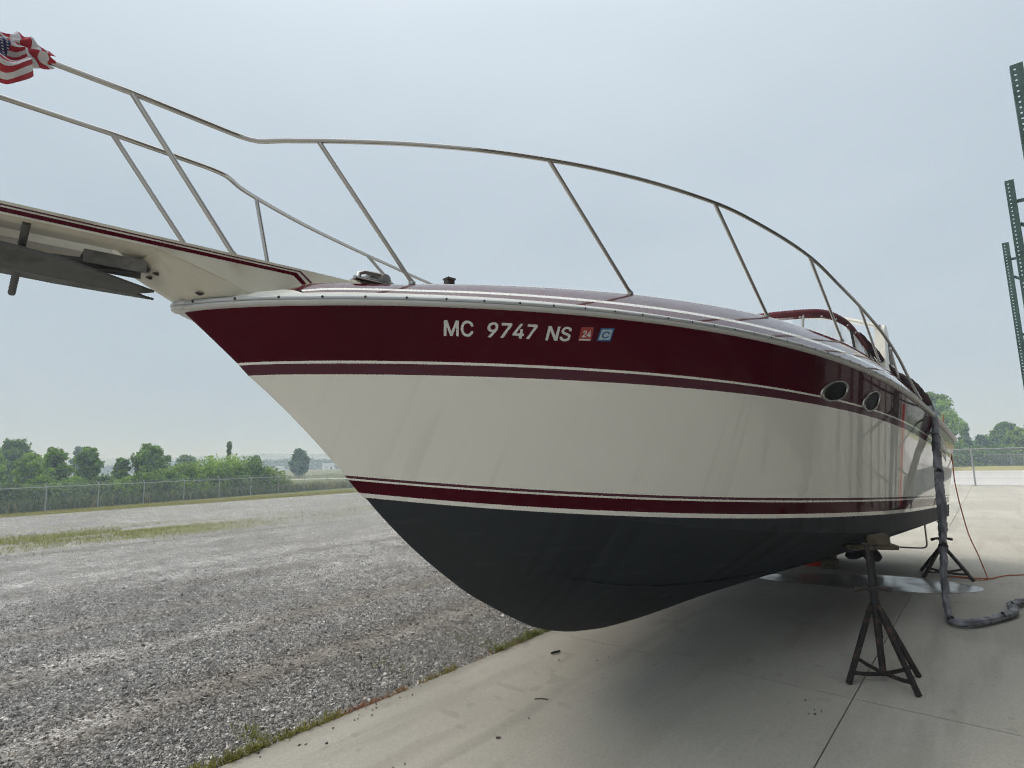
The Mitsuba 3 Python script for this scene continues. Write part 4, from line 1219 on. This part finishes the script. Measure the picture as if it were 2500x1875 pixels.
# arch and the bundle of side canvas
for sg in (1, -1):
    put(boat, 'radar_arch__leg', extrude_sz(Polygon([(6.72, 2.35), (6.86, 2.80), (6.91, 3.03), (6.97, 3.09), (7.04, 3.09), (7.10, 3.02), (7.34, 2.35)]), sg * 1.33 - 0.05, sg * 1.33 + 0.05), M_WHITE)
    put(boat, 'radar_arch__leg_window', extrude_sz(Polygon([(7.00, 2.62), (7.02, 2.86), (7.10, 2.88), (7.20, 2.62)]), sg * 1.33 + (0.051 if sg > 0 else -0.054), sg * 1.33 + (0.054 if sg > 0 else -0.051)), M_GALV)
ty = np.linspace(-1.34, 1.34, 41)
tz = 3.06 + 0.36 * (1 - (ty / 1.34) ** 2)
put(boat, 'radar_arch', surface(bw(np.array([np.stack([0 * ty + 6.97 + a, ty, tz + b], 1) for a, b in ((-0.10, 0), (-0.08, 0.028), (0, 0.034), (0.08, 0.028), (0.10, 0), (0.08, -0.02), (-0.08, -0.02), (-0.10, 0))]))), M_WHITE, 40, label='white radar arch behind the canvas')
rngc = np.random.default_rng(5)


def lump(pts, radii, seed, amp=0.35):
    P = smooth_path(bw(pts), 0.03)
    R = np.interp(np.linspace(0, 1, len(P)), np.linspace(0, 1, len(radii)), radii)
    m = tube(P, R, 14)
    V = np.asarray(m.vertices)
    V = V + (meshkit.fbm(V * 9, 3, seed)[:, None] - 0.5) * 2 * amp * R.mean() * np.array([0.6, 0.6, 1])
    return trimesh.Trimesh(V, m.faces, process=False)


put(boat, 'side_curtain', lump([(6.42, 1.22, 2.93), (6.62, 1.30, 2.76), (6.95, 1.34, 2.60), (7.3, 1.38, 2.50), (7.75, 1.42, 2.44), (8.3, 1.46, 2.30), (8.8, 1.46, 2.18)], [0.03, 0.035, 0.05, 0.06, 0.065, 0.06, 0.03], 3, 0.6), principled('bsdf_canvas_dark', grime((0.050, 0.016, 0.019), (0.035, 0.036, 0.030), 4.0, 1.0), 0.85), 60, label='bunched burgundy side canvas lying along the gunwale')
put(boat, 'side_curtain__clear_panel', surface(bw(np.array([[(6.10, 1.255, 2.63), (6.45, 1.29, 2.60), (6.80, 1.31, 2.56)], [(6.16, 1.23, 2.93), (6.42, 1.26, 2.80), (6.80, 1.30, 2.60)]]))), M_VINYL)
put(boat, 'swim_platform', bbox((9.45, 0, 0.95), (0.6, 2.7, 0.06), 0.02), M_DECK)
put(boat, 'swim_ladder', tube(smooth_path(bw([(9.16, 0.715, 0.80), (9.16, 0.715, 0.29), (9.16, 0.73, 0.245), (9.16, 0.78, 0.222), (9.16, 1.10, 0.232), (9.16, 1.145, 0.25), (9.16, 1.165, 0.30), (9.16, 1.165, 0.80)]), 0.02), 0.012, 10), M_STEEL, 50, label='bent steel tube ladder hanging at the stern')

# propellers, shafts, struts
def prop(tc):
    hub = np.array([8.55, tc, 0.235])
    put(boat, 'propeller', tube(bw([hub + [-0.06, 0, 0.004], hub + [0.0, 0, 0], hub + [0.05, 0, -0.003], hub + [0.085, 0, -0.005]]), [0.034, 0.036, 0.030, 0.006], 14), M_RUST, 40, label='bronze-dark propeller')
    root = numbered(f'{boat}__propeller')
    root = 'propeller' if root.endswith('propeller_001') else 'propeller_001'
    for j in range(3):
        ph = math.radians(212 + 120 * j)
        r = np.linspace(0.02, 0.25, 10)
        wd = 0.125 * np.sin(np.pi * np.clip((r + 0.02) / 0.285, 0.08, 1)) ** 0.7
        G = []
        for e in (-1, -0.5, 0, 0.5, 1):
            a = ph + e * wd / np.maximum(r, 0.06) * 0.75
            G.append(np.stack([hub[0] + e * wd * 0.55, hub[1] + r * np.cos(a), hub[2] + r * np.sin(a)], 1))
        G = np.array(G)
        G2 = G + np.array([0.008, 0, 0])
        m = surface(bw(np.concatenate([G, G2[::-1]])))
        put(boat, root + '__blade', m, M_RUST, 40)
    put(boat, 'propeller_shaft', tube(bw([hub, hub + [-1.5, 0, 0.16]]), 0.018, 10), M_GALV, 40)
    put(boat, 'shaft_strut', tube(bw([hub + [-0.12, 0, 0.01], hub + [-0.18, 0.02, 0.17]]), [0.02, 0.026], 8), M_RUST, 40)
    put(boat, 'rudder', extrude_sz(Polygon([(8.78, 0.42), (9.0, 0.42), (9.02, 0.06), (8.80, 0.08)]), tc - 0.012, tc + 0.012), M_BOTTOM)


prop(0.5)
prop(-0.5)

# ------------------------------------------------------------------ anchor in the bow roller
M_GALV = principled('bsdf_anchor', grime((0.085, 0.086, 0.085), (0.045, 0.047, 0.038), 16.0, 1.0), 0.65)
k = thing('anchor', 'grey galvanised fluke anchor slung under the bow pulpit', 'anchor')


def anchor_fluke(tc, tip, sgn):
    p = [(-0.98, 0.02 * sgn), (-0.70, 0.16 * sgn), (-0.48, 0.145 * sgn), (tip, 0.050 * sgn), (tip - 0.045, 0.020 * sgn), (tip - 0.06, 0.002 * sgn), (-0.62, 0.001 * sgn)]
    z = lambda s, t: 2.405 - 0.05 * (s + 0.16) + 0.10 * abs(t) * (1 if sgn > 0 else -0.3) - 0.03
    m = trimesh.creation.extrude_polygon(Polygon(p).buffer(0), 0.010, engine='earcut')
    m = m.subdivide()
    V = np.asarray(m.vertices)
    L = np.stack([V[:, 0], V[:, 1], z(V[:, 0], V[:, 1]) + V[:, 2]], 1)
    L[:, 2] = np.where(True, 2.375 + 0.06 * np.clip(-0.16 - L[:, 0], 0, 1) + (0.26 if sgn > 0 else 0.10) * np.abs(V[:, 1]) + V[:, 2] - 0.02, 0)
    return trimesh.Trimesh(bw(L), m.faces, process=False)


put(k, 'fluke', anchor_fluke(0, -0.155, 1), M_GALV)
put(k, 'fluke', anchor_fluke(0, -0.135, -1), M_GALV)
put(k, 'crown', join([bbox((-0.80, 0.0, 2.40), (0.18, 0.16, 0.035), 0.012), bbox((-0.68, 0.0, 2.42), (0.16, 0.05, 0.06), 0.012)]), M_GALV, 40)
put(k, 'stock', tube(bw([(-0.598, 0.205, 2.505), (-0.600, 0.1, 2.464), (-0.602, -0.1, 2.38), (-0.604, -0.205, 2.336)]), 0.0125, 12), M_GALV, 50)
put(k, 'shank', join([beam(bw(np.array([-0.80, 0, 2.42])), bw(np.array([-0.22, 0, 2.475])), 0.018, 0.042)]), M_GALV)
put(k, 'shackle', tube(smooth_path(bw([(-0.22, 0.02, 2.475), (-0.18, 0.022, 2.478), (-0.155, 0.0, 2.48), (-0.18, -0.022, 2.478), (-0.22, -0.02, 2.475)]), 0.01), 0.006, 8), M_GALV, 40)

# ------------------------------------------------------------------ flag tied to the rail
k = thing('flag', 'striped national flag bunched and tied round the bow rail', 'flag')
nu, nv_ = 70, 60
U, Vv = np.meshgrid(np.linspace(0, 1, nu), np.linspace(0, 1, nv_), indexing='ij')
# u: along the fly towards the stern; v: from lower edge (0) to the upper edge (1)
S = -1.075 + 0.475 * U - 0.05 * Vv
Z = 3.00 + 0.165 * Vv - 0.035 * U * (1 - Vv) + 0.02
pull = np.clip((U - 0.80) / 0.20, 0, 1) ** 1.4
S = S + pull * (-0.02)
cen_s, cen_z = -0.575, 3.155
Z = Z * (1 - 0.55 * pull) + (cen_z) * 0.55 * pull
Tt = 0.235 + 0.035 * np.sin(U * 9 + Vv * 4) * (1 - 0.5 * Vv) + 0.020 * np.sin(Vv * 13 + U * 5) + 0.012 * np.sin(U * 23 - Vv * 7) + 0.05 * np.sin(np.pi * Vv) * np.clip(U * 3, 0, 1)
Z = Z + 0.012 * np.sin(U * 12 + Vv * 3) * (1 - Vv)
flagm = surface(bw(np.stack([S, Tt, Z], -1)))
scene[f'{k}__cloth'] = mikit.ply(flagm, M_FLAG, True, uv=np.stack([U.ravel(), Vv.ravel()], 1))
kn = []
th = np.linspace(0, 2 * np.pi, 40)
UU, TH = np.meshgrid(np.linspace(0, 1, 40), th, indexing='ij')
rad = 0.020 + 0.022 * np.sin(np.pi * UU) ** 0.8 * (1 + 0.45 * np.sin(3 * TH + 9 * UU) + 0.3 * np.sin(5 * TH - 14 * UU))
cs_, cz_ = -0.745 + 0.175 * UU, 3.168 + 0 * UU
kn = np.stack([cs_ + 0.010 * np.sin(TH * 4 + UU * 10), 0.205 + rad * np.cos(TH), cz_ + rad * np.sin(TH) * 1.05], -1)
scene[f'{k}__knot'] = mikit.ply(surface(bw(kn)), M_FLAG, True, uv=np.stack([0.999 + 0 * UU.ravel(), ((UU * 0.62 + TH / 6.283 * 0.4) % 1.0).ravel()], 1))


# ------------------------------------------------------------------ boat stands, blocking
def stand(label, cx, cy, ang, side, hub_z, top_z, lean=(0, 0), handle_ang=0.0):
    k = thing('boat_stand', label, 'boat stand', 'steel boat stands')
    c = np.array([cx, cy, 0.0])
    e1 = np.array([math.cos(ang), math.sin(ang), 0])
    e2 = np.array([-e1[1], e1[0], 0])
    hub = c + [lean[0] * hub_z / top_z, lean[1] * hub_z / top_z, hub_z]
    top = c + [lean[0], lean[1], top_z]
    feet = [c + side / 2 * (sx * e1 + sy * e2) for sx, sy in ((1, 1), (1, -1), (-1, -1), (-1, 1))]
    for f in feet:
        put(k, 'leg', beam(f + [0, 0, 0.004], hub + (f - c) * 0.09, 0.028, 0.028), M_RUST)
    for i in (0, 1):
        a, b = feet[i] * 0.84 + c * 0.16 + [0, 0, 0.075], feet[i + 2] * 0.84 + c * 0.16 + [0, 0, 0.075]
        mid = c + [0, 0, 0.045 + 0.006 * i]
        ang_ = [a, a * 0.66 + mid * 0.34 - [0, 0, 0.006], mid, b * 0.66 + mid * 0.34 - [0, 0, 0.006], b]
        put(k, 'cross_brace', join([beam(p, q, 0.009, 0.026) for p, q in zip(ang_[:-1], ang_[1:])]), M_RUST)
    put(k, 'sleeve', tube([c + [0, 0, 0.05], hub + [0, 0, 0.10]], 0.022, 12), M_RUST, 40)
    put(k, 'screw', tube([hub + [0, 0, 0.10], top], 0.0175, 12), M_RUST, 40)
    h = np.array([math.cos(handle_ang), math.sin(handle_ang), 0])
    hz = hub + [0, 0, 0.105]
    put(k, 'handle', join([tube([hz, hz + h * 0.06 + [0, 0, 0.008], hz + h * 0.12 - [0, 0, 0.004]], [0.019, 0.015, 0.019], 8), tube([hz, hz - h * 0.06 + [0, 0, 0.008], hz - h * 0.12 - [0, 0, 0.010]], [0.019, 0.015, 0.019], 8), tube([hz - [0, 0, 0.016], hz + [0, 0, 0.018]], 0.030, 12)]), M_RUST, 40)
    put(k, 'top_plate', box(top + [0, 0, 0.004], (0.055, 0.05, 0.010), np.array([e1, e2, [0, 0, 1.0]])), M_RUST)
    return k


AS = math.atan2(3.908 - 4.137, 2.614 - 2.294)
stand('rusty steel boat stand under the near side of the hull, its feet in full view', 2.574, 4.19, AS, 0.40, 0.515, 0.93, (-0.01, 0.02), math.atan2(-0.25, 1.0))
stand('dark boat stand at the stern, partly hidden by the grey bundle', 5.51, 7.44, math.atan2(0.39, 0.25), 0.50, 0.36, 0.68, (0.0, 0.0), math.atan2(-0.2, 1.0))

tb = np.array([0.93, -0.36, 0])
tb /= np.linalg.norm(tb)
tc_ = np.array([-tb[1], tb[0], 0])
k = thing('timber_block', 'pale timber block wedged under the chine above the near stand', 'block')
scene[k] = mikit.ply(box(np.array([3.170, 5.06, 0.846]), (0.165, 0.16, 0.092), np.array([tb, tc_, [0, 0, 1.0]]), 0.006), M_WOOD)
k = thing('timber_plank', 'thin plank lying under the pale timber block', 'plank')
scene[k] = mikit.ply(box(np.array([3.12, 5.075, 0.778]), (0.40, 0.15, 0.038), np.array([[0.97, -0.24, 0], [0.24, 0.97, 0], [0, 0, 1.0]]), 0.004), M_WOOD)
k = thing('support_post', 'thin steel post holding up the plank behind the near boat stand', 'post')
put(k, 'tube', tube([[3.13, 5.08, 0.01], [3.13, 5.08, 0.757]], 0.020, 12), M_RUST, 40)
k = thing('keel_block', 'lower of two timber blocks stacked under the keel beside the red tub', 'block')
scene[k] = mikit.ply(box(bw(np.array([8.14, 0.185, 0.063])), (0.20, 0.18, 0.125), BAX, 0.008), M_WOOD)
k = thing('keel_block', 'upper of two timber blocks stacked under the keel beside the red tub', 'block')
scene[k] = mikit.ply(box(bw(np.array([8.15, 0.18, 0.168])), (0.18, 0.15, 0.080), BAX, 0.008), M_WOOD)

k = thing('red_tub', 'bright red plastic tub standing under the hull behind the keel block', 'tub')
cx, cy = 4.36, 8.44
prof = [(0.0, 0.006), (0.21, 0.006), (0.225, 0.02), (0.27, 0.34), (0.285, 0.345), (0.285, 0.365), (0.262, 0.365), (0.21, 0.03), (0.0, 0.025)]
m = trimesh.creation.revolve(np.array(prof), sections=40)
put(k, 'bucket', trimesh.Trimesh(m.vertices + [cx, cy, 0], m.faces, process=False), M_REDP, 40)
put(k, 'handle', tube([[cx + 0.28 * math.cos(a), cy + 0.05, 0.34 + 0.20 * math.sin(a) * 0.6] for a in np.linspace(0, math.pi, 16)], 0.007, 8), M_REDP, 40)

# ------------------------------------------------------------------ grey bundle hanging from the rail to the ground
k = thing('fabric_bundle', 'long grey rolled fabric bundle hanging from the rail and trailing over the concrete', 'fabric bundle')
SL = [(4.80, 6.44, 2.10), (4.79, 6.36, 1.995), (4.722, 6.26, 1.782), (4.637, 6.165, 1.60), (4.555, 6.07, 1.382), (4.473, 5.975, 1.173), (4.391, 5.88, .931), (4.295, 5.785, .661), (4.193, 5.69, .403), (4.105, 5.595, .17), (4.055, 5.50, .065),
      (4.00, 5.42, .046), (3.995, 5.31, .045), (4.10, 5.305, .045), (4.237, 5.355, .045), (4.40, 5.415, .045), (4.549, 5.495, .045), (4.69, 5.565, .047), (4.80, 5.64, .052), (4.86, 5.72, .055), (4.90, 5.80, .05), (5.0, 5.90, .045), (5.10, 5.95, .045), (5.25, 5.97, .045), (5.6, 5.98, .045)]
P = smooth_path(SL, 0.022)
P[:, :2] = gaussian_filter1d(P[:, :2], 2.5, axis=0, mode='nearest')
f_ = np.linspace(0, 1, len(P))
R = np.interp(f_, [0, .06, .16, .3, .4, .5, .6, .75, .86, 1], [.038, .031, .033, .041, .036, .028, .029, .029, .033, .034])
P[:, 2] = np.maximum(P[:, 2], R * 0.8 + 0.002)
m = tube(P, R, 28)
V = np.asarray(m.vertices)
cen = np.r_[np.repeat(P, 28, axis=0), P[:1], P[-1:]]
d = V - cen
thv = np.r_[np.tile(np.arange(28) / 28 * 2 * np.pi, len(P)), 0, 0]
fv = np.r_[np.repeat(np.linspace(0, 1, len(P)), 28), 0, 1]
nz = meshkit.fbm(V * np.array([19, 19, 8]), 4, 4) - 0.5
nz2 = meshkit.fbm(V * np.array([40, 40, 34]), 3, 9) - 0.5
fold = 0.16 * np.sin(2 * thv + 9 * fv) + 0.10 * np.sin(5 * thv - 14 * fv + 4 * nz)
V = cen + d * (1 + fold + 0.9 * nz + 0.6 * nz2)[:, None]
V[:, 2] = np.maximum(V[:, 2], 0.005)
put(k, 'cloth', trimesh.Trimesh(V, m.faces, process=False), M_SLEEVE, 55)
for fq in (0.20, 0.385, 0.565, 0.72, 0.84):
    i = int(fq * (len(P) - 1))
    t_ = P[min(i + 1, len(P) - 1)] - P[i - 1]
    t_ /= np.linalg.norm(t_)
    x_ = np.cross(t_, [0.3, -0.9, 0.3])
    x_ /= np.linalg.norm(x_)
    y_ = np.cross(t_, x_)
    th = np.linspace(0, 2 * np.pi, 22)
    rr_ = R[i] * 1.12
    C = P[i] + rr_ * (np.cos(th)[:, None] * x_ + np.sin(th)[:, None] * y_)
    G = np.array([C - t_ * 0.012, C + t_ * 0.012])
    put(k, 'strap', surface(G), M_BLACK, True)
    o = np.array([-0.25, -0.75, 0.6])
    put(k, 'buckle', box(P[i] + o / np.linalg.norm(o) * (rr_ + 0.008), (0.045, 0.03, 0.018), np.array([x_, t_, np.cross(x_, t_)]), 0.003), M_BLACK)
put(k, 'tie_strap', beam(bw(hull_point([6.7], [1.80])[0][0] + [0, 0.012, 0]), [4.68, 6.20, 1.78], 0.05, 0.012), M_BLACK)

# ------------------------------------------------------------------ extension cord
k = thing('extension_cord', 'thin orange extension cord looping from the stern onto the concrete', 'cord')
CD = [(6.095, 7.9, 2.10), (6.048, 7.825, 1.80), (6.03, 7.76, 1.70), (5.97, 7.68, 1.43), (5.905, 7.6, 1.16), (5.88, 7.525, .843), (5.872, 7.45, .537), (5.905, 7.375, .265), (5.925, 7.33, .08), (5.90, 7.27, .012), (5.82, 7.18, .009), (5.72, 7.14, .009), (5.60, 7.30, .009), (5.50, 7.42, .009),
      (5.62, 7.33, .012), (5.80, 7.16, .020), (5.95, 7.23, .010), (6.07, 7.30, .009), (6.25, 7.36, .009), (6.447, 7.372, .009), (7.2, 7.45, .009)]
scene[k] = mikit.ply(tube(smooth_path(CD, 0.03), 0.0065, 8), M_ORANGE, 60)

# ------------------------------------------------------------------ litter on the slab
k = thing('stick', 'short dark stick lying on the slab in front of the keel', 'stick')
scene[k] = mikit.ply(tube([[0.27, 4.895, 0.011], [0.305, 4.915, 0.013], [0.345, 4.945, 0.011]], [0.008, 0.010, 0.008], 8), M_RUST, 40)
k = thing('twig', 'thin curved twig on the slab nearer the camera than the stick', 'twig')
scene[k] = mikit.ply(tube([[0.10, 4.025, 0.004], [0.145, 4.028, 0.005], [0.19, 4.012, 0.004]], 0.0035, 6), M_BARK, 40)
k = thing('bark_chip', 'small dark chip on the slab below the twig', 'chip')
scene[k] = mikit.ply(box(np.array([-0.131, 3.503, 0.005]), (0.028, 0.010, 0.008), None, 0.002), M_RUST)
rp = np.random.default_rng(9)
pa, pb = [], []
for a_, b_, cnt in ((2.02, 3.22, 2), (2.25, 3.27, 3), (2.5, 3.24, 4), (2.4, 3.3, 5), (1.75, 3.32, 4), (2.0, 2.6, 2), (4.0, 2.6, 2), (3.0, 2.4, 1), (3.6, 2.9, 2), (4.1, 1.05, 5)):
    pa += list(rp.normal(a_, 0.12, cnt)); pb += list(np.minimum(rp.normal(b_, 0.06, cnt), EDGE - 0.03))
pa, pb = np.array(pa), np.array(pb)
sz_ = rp.uniform(0.004, 0.009, len(pa))
v_, f_1, c_ = stones(pa, pb, sz_ * 0.6, sz_, np.tile([[0.06, 0.055, 0.05]], (len(pa), 1)), rp)
labels['slab_grit'] = {'label': 'dark grit strewn over the pale slab near its gravel edge', 'category': 'grit', 'kind': 'stuff'}
scene['slab_grit'] = mikit.ply((v_, f_1), M_STONE, False, color=c_)

# ------------------------------------------------------------------ haze
scene['haze_air'] = {'type': 'homogeneous', 'albedo': rgb(0.95, 0.95, 0.95), 'sigma_t': rgb(0.0014, 0.0017, 0.0021)}
scene['haze_clear'] = {'type': 'null'}
labels['haze'] = {'label': 'thin summer haze over the fields', 'category': 'haze', 'kind': 'stuff'}
scene['haze'] = {'type': 'cube', 'to_world': T().translate([0, 0, 18.0]).scale([1700, 1700, 20.5]), 'bsdf': {'type': 'ref', 'id': 'haze_clear'}, 'interior': {'type': 'ref', 'id': 'haze_air'}}
scene['camera']['medium'] = {'type': 'ref', 'id': 'haze_air'}
